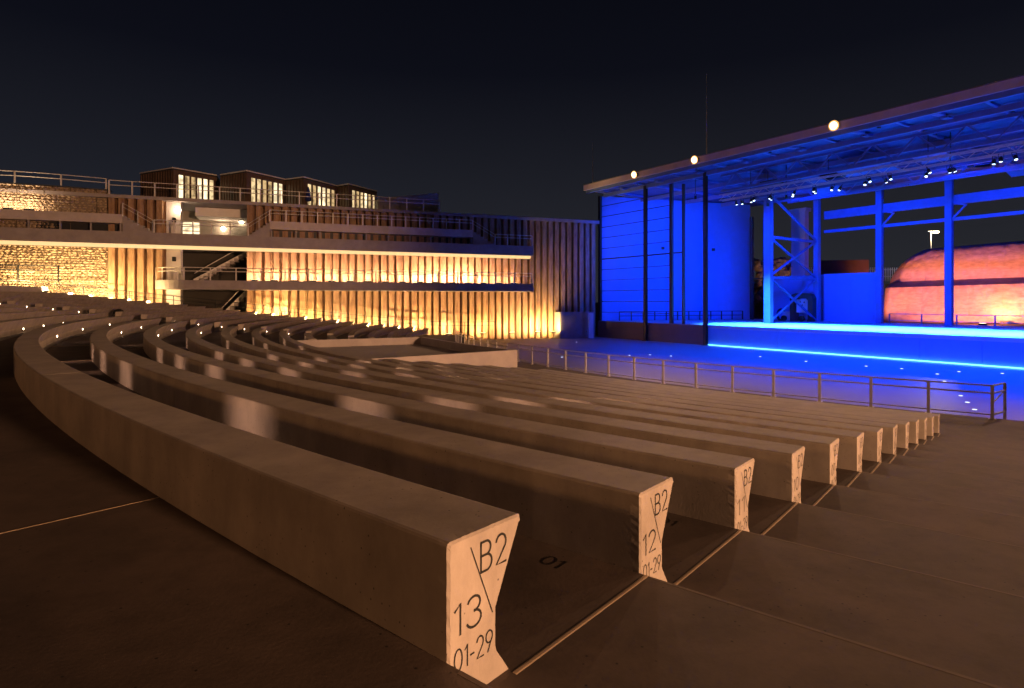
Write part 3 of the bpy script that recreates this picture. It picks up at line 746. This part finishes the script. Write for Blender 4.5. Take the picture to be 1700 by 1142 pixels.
# roof
rf = empty('stage_roof', ST(15, 8, ZR), 'large flat stage roof with pale fascia and blue lit underside', 'roof')
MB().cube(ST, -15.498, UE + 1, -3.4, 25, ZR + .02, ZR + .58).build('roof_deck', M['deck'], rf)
MB().cube(ST, -15.49, UE + 1, -3.35, -.6, ZR - .03, ZR + .015).build('soffit', M['deck'], rf)  # dark sheet added for the shade under the overhang
MB().cube(ST, -15.5, UE + 1, -3.62, -3.402, ZR - .02, ZR + .60).build('fascia', M['fascia'], rf)
MB().cube(ST, -15.62, -15.502, -3.62, 25, ZR - .02, ZR + .60).build('side_fascia', M['fascia'], rf)
mb = MB()
for u0, u1 in ((-9, 17), (20, 46)):
    mb.sweep([(u0, ZR + .6), ((u0 + u1) / 2, ZR + 1.35), (u1, ZR + .6)], [lambda a, b_: ST(a, -1.5, b_), lambda a, b_: ST(a, 22, b_)])
mb.build('roof_ridge', M['roof'], rf)
MB().cube(ST, -15.6, UE + 1, -3.7, -3.3, ZR + .602, ZR + .66).build('edge_flashing', M['roof'], rf)
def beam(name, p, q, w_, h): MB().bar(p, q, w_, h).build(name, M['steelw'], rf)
for v_, z_ in ((-3.2, ZR - .15), (-.3, ZR - .35), (6, ZR - .4), (12, ZR - .4), (18, ZR - .4)): beam('roof_beam', ST(-15.4, v_, z_), ST(UE, v_, z_), .3, .45)
for i in range(12):
    u_ = -14 + i * 5.5; beam('cross_beam', ST(u_, -3.2, ZR - .1), ST(u_, 23, ZR - .1), .22, .2)
    for v_ in (-3, -1.4): beam('bracket', ST(u_ + 2.7, v_, ZR - .3), ST(u_ + 2.7, v_ + 1.2, ZR - .2), .5, .16)
# deep lattice girders
def lattice(name, v_, z0, z1, u0, u1, n, parent, m_):
    for z_ in (z0, z1): MB().bar(ST(u0, v_, z_), ST(u1, v_, z_), .24).build('chord', m_, parent)
    for i in range(n):
        a = u0 + (u1 - u0) * i / n; b_ = u0 + (u1 - u0) * (i + 1) / n
        MB().bar(ST(a, v_, z0), ST((a + b_) / 2, v_, z1), .12).build('web_member', m_, parent)
        MB().bar(ST((a + b_) / 2, v_, z1), ST(b_, v_, z0), .12).build('web_member', m_, parent)
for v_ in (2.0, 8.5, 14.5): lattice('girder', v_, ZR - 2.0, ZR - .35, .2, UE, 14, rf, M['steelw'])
rng = random.Random(11)
for i in range(16):
    u_ = rng.uniform(1, 40); v_ = rng.choice((3.5, 6, 10, 12)); w_ = rng.uniform(1, 3)
    MB().cube(ST, u_, u_ + w_, v_, v_ + rng.uniform(.5, 1.4), ZR - 1.7, ZR - 1.7 + rng.uniform(.15, .5)).build('service_duct', M['steelw'] if i % 3 else M['dark'], rf)
for i in range(14):      # hung acoustic panels and catwalks
    u_ = 1.5 + i * 3.1 + rng.uniform(-.6, .6); v_ = rng.choice((4.6, 9.6, 10.4, 15.6)); w_ = rng.uniform(1.6, 2.8); t_ = rng.uniform(-.3, .3)
    MB().cube(lambda x, y, z: ST(u_ + x, v_ + y, ZR - 1.5 + z + t_ * y), 0, w_, 0, 2.6, 0, .08).build('ceiling_panel', M['steelw'], rf)
for v_ in (5.2, 11.2):
    for du in (0, .7): MB().bar(ST(.3, v_ + du, ZR - 2.3), ST(UE, v_ + du, ZR - 2.3), .07).build('catwalk_rail', M['steelw'], rf)
# lightning rods
for (u_, hgt, lab) in ((1.9, 8.4, 'thin tall lightning rod above the middle roof lamp'), (-15.0, 5.6, 'thin lightning rod at the left tip of the stage roof')):
    p = Vector(ST(u_, -2.6, ZR + .58)); rr = empty('lightning_rod', p, lab, 'rod')
    MB().tube([p, p + Vector((0, 0, hgt * .55))], .05).build('mast', M['galv'], rr); MB().tube([p + Vector((0, 0, hgt * .55)), p + Vector((0, 0, hgt))], .02).build('tip', M['galv'], rr)
# floodlights on the roof edge
fl = [(-6.5, 'small bright floodlight on the roof edge, leftmost of three'), (1.65, 'bright floodlight on the roof edge below the tall rod, middle of three'), (15.2, 'largest bright floodlight on the roof edge, rightmost of three'),
      (29, 'added floodlight out of view, farther right along the stage roof edge'), (41, 'added floodlight out of view near the right end of the stage roof edge')]  # this last pair is unseen, added to light the benches
for u_, lab in fl:
    p = Vector(ST(u_, -3.95, ZR + .25)); root = empty('roof_floodlight', p, lab, 'floodlight', 'roof edge floodlights')
    MB().cube(ST, u_ - .3, u_ + .3, -4.1, -3.8, ZR + .05, ZR + .45).build('housing', M['dark'], root)
    MB().bar(ST(u_, -3.64, ZR + .25), ST(u_, -3.8, ZR + .25), .1).build('bracket', M['dark'], root)
    o_ = MB().lathe(ST(u_, -4.105, ZR + .25), (-V.x, -V.y, -.2), [(.26, 0), (.30, .08), (.12, .16)], 12).build('lens', M['e_flood'], root)
    MB().lathe(ST(u_, -4.104, ZR + .25), (-V.x, -V.y, -.2), [(.34, 0), (.42, .05), (.36, .06)], 14).build('glow_ring', M['e_halo'], root)
    tgt = Vector(pol(67, 224, -1))
    light('SPOT', 'floodlight_beam', Vector(ST(u_, -4.5, ZR + .15)), FLOOD * (1 if u_ < 20 else 1.4), WARM, tgt, 82, .8, .25, root)
# rear steelwork
rs = empty('rear_frame', ST(10, 21, ZS), 'steel frame of columns, beams and cross braces behind the stage', 'frame')
def col(u_, v_, w_=.62, z1=ZR - .5): MB().cube(ST, u_ - w_ / 2, u_ + w_ / 2, v_ - .3, v_ + .3, ZS + .002, z1).build('column', M['steelw'], rs)
col(.56, 10, .8); col(.56, 20.2, .6)
for i in range(1, 7): col(.56 + 6.75 * i, 21.1)
for z_, h in ((11.9, 1.0), (9.9, .35)): MB().bar(ST(.9, 21.25, z_), ST(UE, 21.25, z_), .2, h).build('beam', M['steelw'], rs)
for i in range(1, 7):
    u_ = .56 + 6.75 * i; MB().bar(ST(u_ + .3, 21.0, 9.9), ST(u_ + 1.5, 21.0, 11.2), .16).build('knee_brace', M['steelw'], rs); MB().bar(ST(u_ + .3, 21.0, 11.5), ST(u_ + 1.6, 21.0, 11.2), .1).build('knee_brace', M['steelw'], rs)
for z_ in (4.0, 8.6): MB().bar(ST(.56, 10.3, z_), ST(.56, 19.9, z_), .3).build('brace', M['steelw'], rs)
for (v0, z0, v1, z1) in ((10.3, 4.0, 19.9, ZS + .2), (10.3, ZS + .2, 19.9, 4.0), (10.3, 8.6, 19.9, 4.2), (10.3, 4.2, 19.9, 8.6), (10.3, 13.5, 19.9, 8.8)):
    MB().bar(ST(.56, v0, z0), ST(.56, v1, z1), .2).build('brace', M['steelw'], rs)
# posts beside the wing wall
for u_, v_ in ((-8.6, 20.5), (-7.9, 22.4)): MB().cube(ST, u_ - .18, u_ + .18, v_ - .2, v_ + .2, ZS + .002, ZR - 2.2).build('column', M['dark'], rs)
MB().bar(ST(-8.4, 20.5, 4.4), ST(-7.9, 22.4, 4.4), .15).build('brace', M['dark'], rs)
# low rear walls, pillar
lw = empty('rear_low_wall', ST(3, 23, ZS), 'low pale concrete wall behind the stage washed blue', 'wall')
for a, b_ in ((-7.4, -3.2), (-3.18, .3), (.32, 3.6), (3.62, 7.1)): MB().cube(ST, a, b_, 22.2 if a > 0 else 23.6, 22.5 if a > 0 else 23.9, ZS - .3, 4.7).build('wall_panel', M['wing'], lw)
pc_ = Vector((*PX(1328, 86), ZS)); pl = empty('concrete_pillar', pc_, 'broad square pillar rising behind the braced stage frame', 'pillar')
f_ = lambda x, y, z: (pc_.x + U.x * x + V.x * y, pc_.y + U.y * x + V.y * y, z)
MB().cube(f_, -1.05, 1.05, -.5, .5, ZS, ZR - .1).build('shaft', M['white'], pl); MB().cube(f_, -1.3, 1.3, -.7, .7, ZR - .6, ZR - .12).build('cap', M['white'], pl)
# machine with arched frame
mq = Vector(ST(-1.0, 19.5, ZS)); mc = empty('stage_machine', mq, 'wheeled machine with dark rounded frame and pale panel behind the cross braces', 'machine')
f_ = lambda x, y, z: (mq.x + U.x * x + V.x * y, mq.y + U.y * x + V.y * y, ZS + z)
mb = MB(); arch = [(-1.25, 0), (-1.25, 2.9), (-1.0, 3.35), (-.5, 3.5), (.9, 3.5), (1.4, 3.35), (1.65, 2.9), (1.65, .3), (1.4, 0), (.9, 0), (1.05, .35), (1.05, 2.6), (.85, 2.85), (-.45, 2.85), (-.65, 2.6), (-.65, 0)]
mb.sweep(arch, [lambda a, b_: f_(a, -.5, b_), lambda a, b_: f_(a, .5, b_)]); mb.build('arched_frame', M['dark'], mc)
MB().cube(f_, -.5, .9, -.3, .3, 1.1, 2.75).build('panel', M['pale'], mc)
mb = MB()
for x_, z_ in ((.0, 2.4), (.5, 2.35), (.25, 2.0)): mb.sweep([(x_ - .13, z_), (x_ + .13, z_ - .08), (x_ + .02, z_ + .16)], [lambda a, b_: f_(a, -.305, b_), lambda a, b_: f_(a, -.32, b_)])
mb.build('panel_mark', M['ink'], mc)
MB().cube(f_, -2.3, -1.26, -.4, .4, .15, 1.2).build('base_box', M['pale'], mc)
for x_ in (-2.0, .3): MB().lathe(f_(x_, -.7, .35), (V.x, V.y, 0), [(.2, 0), (.36, .02), (.36, .25), (.2, .27)], 12).build('wheel', M['rubber'], mc)
th_ = Vector(ST(-3.8, 19.6, ZS + .75)); ty = MB(); pp = [th_ + Vector((U.x * .48 * math.cos(a), U.y * .48 * math.cos(a), .7 * math.sin(a))) for a in [i * math.pi / 8 for i in range(17)]]
tag(ty.tube(pp, .17, 8).build('spare_tyre', M['rubber']), 'black ring shaped spare tyre left of the machine behind the stage', 'coil')  # black ring is a spare tyre
for px, lab in ((1381, 'narrow black loudspeaker by the low rear wall, left one'), (1429, 'narrow black loudspeaker by the low rear wall, right one')):
    p = Vector((*PX(px, 76.5), ZS)); root = empty('floor_speaker', p, lab, 'speaker'); ff = lambda x, y, z: (p.x + U.x * x + V.x * y, p.y + U.y * x + V.y * y, ZS + z)
    MB().cube(ff, -.28, .28, -.3, .3, 0, 1.35).build('cabinet', M['rubber'], root, bev=.03); MB().cube(ff, -.22, .22, -.33, -.301, .12, 1.2).build('grille', M['dark'], root)
# stage-side railing along the wing wall and at the rear
railing('stage_railing', 'thin railing along the foot of the blue wing wall', lambda s: splay(s, .9, ZS), 2, LW - 2, 11, 1.15, (1.15, .6), mtl=M['dark'], group='stage railings')
railing('stage_railing', 'low railing behind the stage before the orange mound', lambda s: ST(s, 23.5, ZS), 7.3, UE, 12, 1.05, (1.05, .3), mtl=M['steelw'], group='stage railings')
# lighting truss with lamps
lt = empty('lighting_truss', ST(20, 3, 12.2), 'long lattice truss carrying clusters of stage lamps under the roof', 'truss')
for v_, z_ in ((2.7, 12.2), (3.3, 12.2), (2.7, 12.8), (3.3, 12.8)): MB().bar(ST(-.6, v_, z_), ST(UE, v_, z_), .09).build('chord', M['galv'], lt)
for i in range(32):
    a = -.5 + i * 1.48; mb = MB()
    mb.bar(ST(a, 2.7, 12.2), ST(a + .74, 2.7, 12.8), .05).bar(ST(a + .74, 2.7, 12.8), ST(a + 1.48, 2.7, 12.2), .05).bar(ST(a, 2.7, 12.8), ST(a + .74, 3.3, 12.8), .05).bar(ST(a + .74, 3.3, 12.8), ST(a + 1.48, 2.7, 12.8), .05)
    mb.build('lattice', M['galv'], lt)
for u_ in (3, 11, 19, 27, 35): MB().bar(ST(u_, 3, 12.8), ST(u_, 3, ZR), .04).build('hanger', M['dark'], lt)
lampb = MB().lathe((0, 0, 0), (0, 0, -1), [(.08, -.1), (.2, .05), (.24, .5), (.2, .52)], 10).mesh('lamp_body', M['rubber'])
lampl = MB().lathe((0, 0, -.53), (0, 0, -1), [(.17, 0), (.13, .05)], 10).mesh('lamp_lens', M['e_white'])
yoke = MB().cube(ident, -.3, -.26, -.03, .03, -.25, .35).cube(ident, .26, .3, -.03, .03, -.25, .35).cube(ident, -.3, .3, -.03, .03, .351, .4).mesh('yoke', M['dark'])
rng = random.Random(5)
ci = 0
for cu in (1.0, 5.2, 9.6, 14.0, 18.6, 23.0, 27.5):
    for j in range(4):
        u_ = cu + (0, .55, 1.9, 2.4)[j] + rng.uniform(-.35, .35); ry_ = rng.uniform(0, 6.3); rx_ = rng.uniform(-.5, .5); p = Vector(ST(u_, 3 + rng.uniform(-.3, .3), 11.9 + rng.uniform(-.2, .06))); ci += 1
        root = empty('stage_lamp', p, ORD[j + 1] + ' black stage lamp of the ' + ORD[int(cu / 4.4) + 1] + ' cluster from the left under the truss', 'stage lamp', 'stage lamps on the truss')
        for nm, me in (('lamp_body', lampb), ('lamp_lens', lampl), ('yoke', yoke)):
            o = link(nm, me, root, p, ry_); o.rotation_euler.x = rx_; o.scale = (.62, .62, .62)
    p = Vector(ST(cu + 1.1, 3.2, 11.1))
    light('SPOT', 'stage_beam', p, BLUE * 3.8, (.034, .25, 1), ST(cu + 1.1, 6.2, ZS), 66, .7, .3)
WN = [0]
def wash(name, p, power, color, target, size, blend, radius):
    WN[0] += 1; p = Vector(p); q0 = p + Vector((0, 0, .45))
    root = empty('added_wash_light', q0, ORD[WN[0]] + ' added black wash light under the stage roof, counted from the wing side', 'wash light', 'wash lights under the stage roof')  # lamp added under the roof for each blue wash
    for nm, me in (('lamp_body', lampb), ('yoke', yoke)): link(nm, me, root, q0, .6).scale = (.62, .62, .62)
    MB().bar(q0 + Vector((0, 0, .25)), (q0.x, q0.y, max(ZR, q0.z + .4)), .05).build('hanger', M['dark'], root)
    light('SPOT', name, p, power, color, target, size, blend, radius, root)
wash('wing_wash', ST(4, 4.5, 11.0), BLUE * .85, (.0008, .045, 1), ST(-13.5, 9, 6), 96, .9, .4)
wash('wing_wash', ST(-3, 1.8, 12.5), BLUE * .2, (.0008, .045, 1), ST(-14.5, 5, 4), 110, .9, .4)
# added washes hung under the roof overhang light the apron and the stage front
for u_ in (6, 20, 34): wash('rear_wash', ST(u_, 4.5, 11.5), BLUE * .7, (.001, .035, 1), ST(u_ - 3, 21, 3), 100, .8, .4)
for u_ in (1, 9, 18, 27, 36):
    wash('apron_wash', ST(u_, -3.0, ZR - .6), BLUE * (.4 if u_ < 5 else (1.1 if u_ < 12 else 1.45)), (.0006, .046, 1), ST(u_, -5.5, ZO), 100, .9, .3)
# marker lights in the orchestra floor
dotm = MB().lathe((0, 0, 0), (0, 0, 1), [(.09, 0), (.09, .012), (.06, .02)], 10).mesh('floor_marker', M['e_dot'])
spots_ = [(957, 568), (1045, 590), (1079, 589), (1114, 591), (1262, 592), (1338, 600), (1438, 608), (1497, 612), (1556, 621), (1592, 617), (1664, 620), (1568, 633), (1595, 657), (1606, 668), (1618, 680), (933, 593)]
for px, py in spots_:
    Y = F * (ZC - ZO) / (py - YH)
    o = link('floor_marker', dotm, None, (*PX(px, Y), ZO + .002)); tag(o, 'tiny white marker light set in the blue floor below the stage', 'marker light', 'orchestra floor marker lights')

# ------------------------------------------------------------------ beyond the stage
# orange lit mound in two tiers
md = empty('terraced_mound', (*PX(1600, 88), ZO), 'big rounded two tier mound of quilted stone panels lit orange behind the stage', 'mound')
gA = Vector((*PX(1456, 92), 0)); gB = Vector((*PX(1860, 74), 0)); gd = (gB - gA); GL = gd.length; gd.normalize(); gn = Vector((gd.y, -gd.x, 0))
if gn.y > 0: gn = -gn
ZG = ZS - .6
def mound_pt(tier, a, h):
    """a 0..1 along, h 0..1 up the face"""
    ed = min(1, a / .30)
    if tier == 0:
        H = 5.2 + .6 * a; setb = 0
        y = h * H; back = 1.5 * h * h + setb + 5 * (1 - min(1, a / .06)) ** 2
    else:
        H = 5.2 * (.08 + .92 * math.sin(min(1, a / .24) * math.pi / 2)) + .5 * a; ang = h * math.pi / 2 * .96
        y = 6.15 + .6 * a + H * math.sin(ang) ** .9; back = 4.2 + H * .75 * (1 - math.cos(ang)) + 6 * (1 - min(1, a / .12)) ** 2
    p = gA + gd * (GL * a) - gn * back
    nz = noise.noise(Vector((a * 40, h * 6, tier * 9))) * .13 + noise.noise(Vector((a * 130, h * 20, tier * 5))) * .09 + noise.noise(Vector((a * 300, h * 45, tier * 5))) * .09
    p = p + gn * nz; return Vector((p.x, p.y, ZG + y))
NC = 14
for tier, rows_ in ((0, 2), (1, 2)):
    for c in range(NC):
        for r_ in range(rows_):
            mb = MB(); n, mm = 12, 12; i0 = 0
            for y in range(mm + 1):
                for x in range(n + 1):
                    fx, fy = x / n, y / mm; bul = (min(fx, 1 - fx, .12) / .12) * (min(fy, 1 - fy, .15) / .15)
                    a = (c + .003 + .994 * fx) / NC; h = (r_ + .003 + .994 * fy) / rows_
                    p = mound_pt(tier, a, h) + gn * (.05 * bul); mb.v.append(tuple(p))
            for y in range(mm):
                for x in range(n): q0 = y * (n + 1) + x; mb.f.append((q0, q0 + 1, q0 + n + 2, q0 + n + 1))
            mb.build('facing_panel', M['mound'], md, smooth=True)
mb = MB()
for tier in (0, 1):
    n, mm = 50, 10; i0 = len(mb.v)
    for y in range(mm + 1):
        for x in range(n + 1): mb.v.append(tuple(mound_pt(tier, .012 + .988 * x / n, y / mm * .985) - gn * .12))
    for y in range(mm):
        for x in range(n): q0 = i0 + y * (n + 1) + x; mb.f.append((q0, q0 + 1, q0 + n + 2, q0 + n + 1))
pts = [[tuple(mound_pt(0, x / 40, 1)), tuple(mound_pt(1, x / 40, 0))] for x in range(41)]
for a, b_ in zip(pts[:-1], pts[1:]): mb.quad(a[0], b_[0], b_[1], a[1])
mb.build('core', M['mound'], md)
q_ = mound_pt(0, .52, .0) + gn * 13  # unseen lamp added in front of the mound to light its face
root = empty('added_floodlight', (q_.x, q_.y, ZG + .4), 'main added ground floodlight facing the orange mound', 'floodlight')
MB().cube(lambda x, y, z: (q_.x + x, q_.y + y, ZG + .4 + z), -.35, .35, -.25, .25, -.35, -.05).build('housing', M['dark'], root)
MB().cube(lambda x, y, z: (q_.x + x, q_.y + y, ZG + .4 + z), -.3, .3, -.2, .2, -.048, -.03).build('lens', M['e_up'], root)
light('SPOT', 'mound_flood', (q_.x, q_.y, ZG + .5), 44000, (1, .25, .11), mound_pt(1, .48, .2), 98, .5, .3)
q_ = mound_pt(0, .58, .0) + gn * 2.6
root = empty('mound_uplight', (q_.x, q_.y, ZG), 'warm floodlight at the foot of the orange mound', 'floodlight')
mf = lambda x, y, z: (q_.x + gd.x * x + gn.x * y, q_.y + gd.y * x + gn.y * y, ZG + z)
MB().cube(mf, -.4, .4, -.2, .2, 0, .4).build('housing', M['dark'], root); MB().cube(mf, -.35, .35, -.24, -.201, .05, .35).build('lens', M['e_up'], root)
light('SPOT', 'mound_spot', (q_.x, q_.y, ZG + .6), 1500, (1, .62, .25), mound_pt(0, .58, .6), 110, .9, .2, root)
q_ = mound_pt(0, .02, 0) + gn * 9 - gd * 3  # second added lamp, brightens the mound's left end
root = empty('added_floodlight', (q_.x, q_.y, ZG + .4), 'added ground floodlight at the left end of the orange mound', 'floodlight')
MB().cube(lambda x, y, z: (q_.x + x, q_.y + y, ZG + .4 + z), -.35, .35, -.25, .25, -.35, -.05).build('housing', M['dark'], root)
MB().cube(lambda x, y, z: (q_.x + x, q_.y + y, ZG + .4 + z), -.3, .3, -.2, .2, -.048, -.03).build('lens', M['e_up'], root)
light('SPOT', 'mound_flood', (q_.x, q_.y, ZG + .5), 9000, (1, .26, .11), mound_pt(1, .10, .4), 70, .6, .3)
# rear yard, bank, fence, lamp
yd = MB(); yd.cube(ST, -30, 80, 24.05, 70, ZO - .5, ZG); struct(yd.build('rear_yard', M['floor']))
mb = MB(); bk = [(-18, 0), (-15, 5), (-12, 7.4), (0, 8.2), (30, 8.6)]
mb.sweep([(0, -4)] + [(x + 18, z) for x, z in bk] + [(48, -4)], [lambda a, b_: (40 - .2 * a, 104 + a, ZO + b_), lambda a, b_: (140, 104 + a, ZO + b_)])
struct(mb.build('earth_bank', M['ground']))
mb = MB(); bw0 = PX(1362, 98); bw1 = PX(1442, 96)
tag(MB().bar((bw0[0], bw0[1], 4.4), (bw1[0], bw1[1], 4.4), .4, 7.4).build('retaining_wall', M['earthwall']), 'dark brown retaining wall above the low pale wall behind the stage', 'wall')
fe = empty('palisade_fence', (*PX(1400, 108), 4.8), 'pale palisade fence on the dark bank behind the stage', 'fence')
fm = MB().cube(ident, -.09, .09, -.03, .03, 0, 2.6).mesh('pale', M['white'])
for i in range(64):
    x_ = PX(1296, 112)[0] + i * .42; link('pale', fm, fe, (x_, 112, 9 - 3.3 - .6))
for z_ in (6.0, 7.3): MB().bar((PX(1296, 112)[0], 112.1, z_), (PX(1296, 112)[0] + 26.6, 112.1, z_), .1).build('fence_rail', M['white'], fe)
lp = Vector((*PX(1545, 108), 5)); sl = empty('street_lamp', lp, 'lit street lamp on a pole above the orange mound', 'street lamp')
zl = (YH - 384) / F * 108 + ZC
MB().tube([lp, lp + Vector((0, 0, zl - 5))], .12, 8).build('pole', M['galv'], sl)
MB().bar((lp.x - .5, lp.y, zl), (lp.x + 1.3, lp.y, zl + .05), .2, .14).build('arm', M['galv'], sl)
MB().lathe((lp.x + .9, lp.y - .1, zl - .05), (0, 0, -1), [(.5, 0), (.45, .2), (.15, .32)], 10).build('lamp_head', emit('street_glow', (1, .80, .45), 20), sl)
light('POINT', 'street_lamp_light', (lp.x + .9, lp.y - .6, zl - .7), 2200, (1, .8, .5), radius=.3, parent=sl)
# rock heap left of the pillar
mb = MB(); rng = random.Random(9); rc_ = Vector((*PX(1288, 96), 0))
for i in range(150):
    c = rc_ + Vector((rng.uniform(-4.6, 4.6), rng.uniform(-1.5, 1.5), 0)); c.z = rng.uniform(1.5, 8.0); s_ = rng.uniform(.5, .95); i0 = len(mb.v)
    ico = [(0, 0, 1), (.9, 0, .4), (.28, .85, .4), (-.72, .53, .4), (-.72, -.53, .4), (.28, -.85, .4), (.72, .53, -.4), (-.28, .85, -.4), (-.9, 0, -.4), (-.28, -.85, -.4), (.72, -.53, -.4), (0, 0, -1)]
    for x, y, z in ico: mb.v.append((c.x + x * s_ * rng.uniform(.7, 1.2), c.y + y * s_ * rng.uniform(.7, 1.2), c.z + z * s_ * rng.uniform(.6, 1.1)))
    for a, b_, d_ in ((0, 1, 2), (0, 2, 3), (0, 3, 4), (0, 4, 5), (0, 5, 1), (1, 6, 2), (2, 7, 3), (3, 8, 4), (4, 9, 5), (5, 10, 1), (2, 6, 7), (3, 7, 8), (4, 8, 9), (5, 9, 10), (1, 10, 6), (6, 11, 7), (7, 11, 8), (8, 11, 9), (9, 11, 10), (10, 11, 6)): mb.f.append((i0 + a, i0 + b_, i0 + d_))
o = mb.build('rock_heap', M['rockb']); stuff(o); o['label'] = 'rough brown rock face glimpsed left of the pillar behind the stage'; o['category'] = 'rocks'
light('SPOT', 'rock_fill', (rc_.x - 1, rc_.y - 8, 1), 1100, (1, .6, .3), (rc_.x, rc_.y, 7), 60, .5, .2)  # added light on the rocks, no lamp stands there

# ------------------------------------------------------------------ floodlight masts added out of view to light bench ends and backs
def mast(x, y, h, power, target, label, size=100, color=(1, .50, .25)):
    z0 = floor_z((x, y)) - .1 if math.hypot(x - CX, y - CY) < 100 else 1.8
    root = empty('added_flood_mast', (x, y, z0), label, 'mast')
    MB().lathe((x, y, z0), (0, 0, 1), [(.2, 0), (.11, h)], 10).build('pole', M['galv'], root)
    d = (Vector(target) - Vector((x, y, z0 + h))); d.z = 0; d.normalize()
    MB().cube(lambda a, b_, c: (x + d.x * b_ - d.y * a, y + d.y * b_ + d.x * a, z0 + c), -.4, .4, .15, .5, h - .3, h + .3).build('lamp_housing', M['dark'], root)
    MB().cube(lambda a, b_, c: (x + d.x * b_ - d.y * a, y + d.y * b_ + d.x * a, z0 + c), -.35, .35, .505, .53, h - .25, h + .25).build('lens', M['e_flood'], root)
    light('SPOT', 'mast_beam', (x + d.x * .8, y + d.y * .8, z0 + h), power, color, target, size, .6, 1.1, root)
mast(33, -24, 2.3, MAST, (-2, 7, -.6), 'low added floodlight mast out of view at the right side of the seating', 52)  # unseen mast added to brighten the bench ends
mast(-30, -22, 9, BACK * 1.25, (-2, 8, 0), 'added floodlight mast out of view behind the seating', 62, (1, .44, .16))  # unseen mast added to brighten the bench backs
print('objects', len(bpy.data.objects))
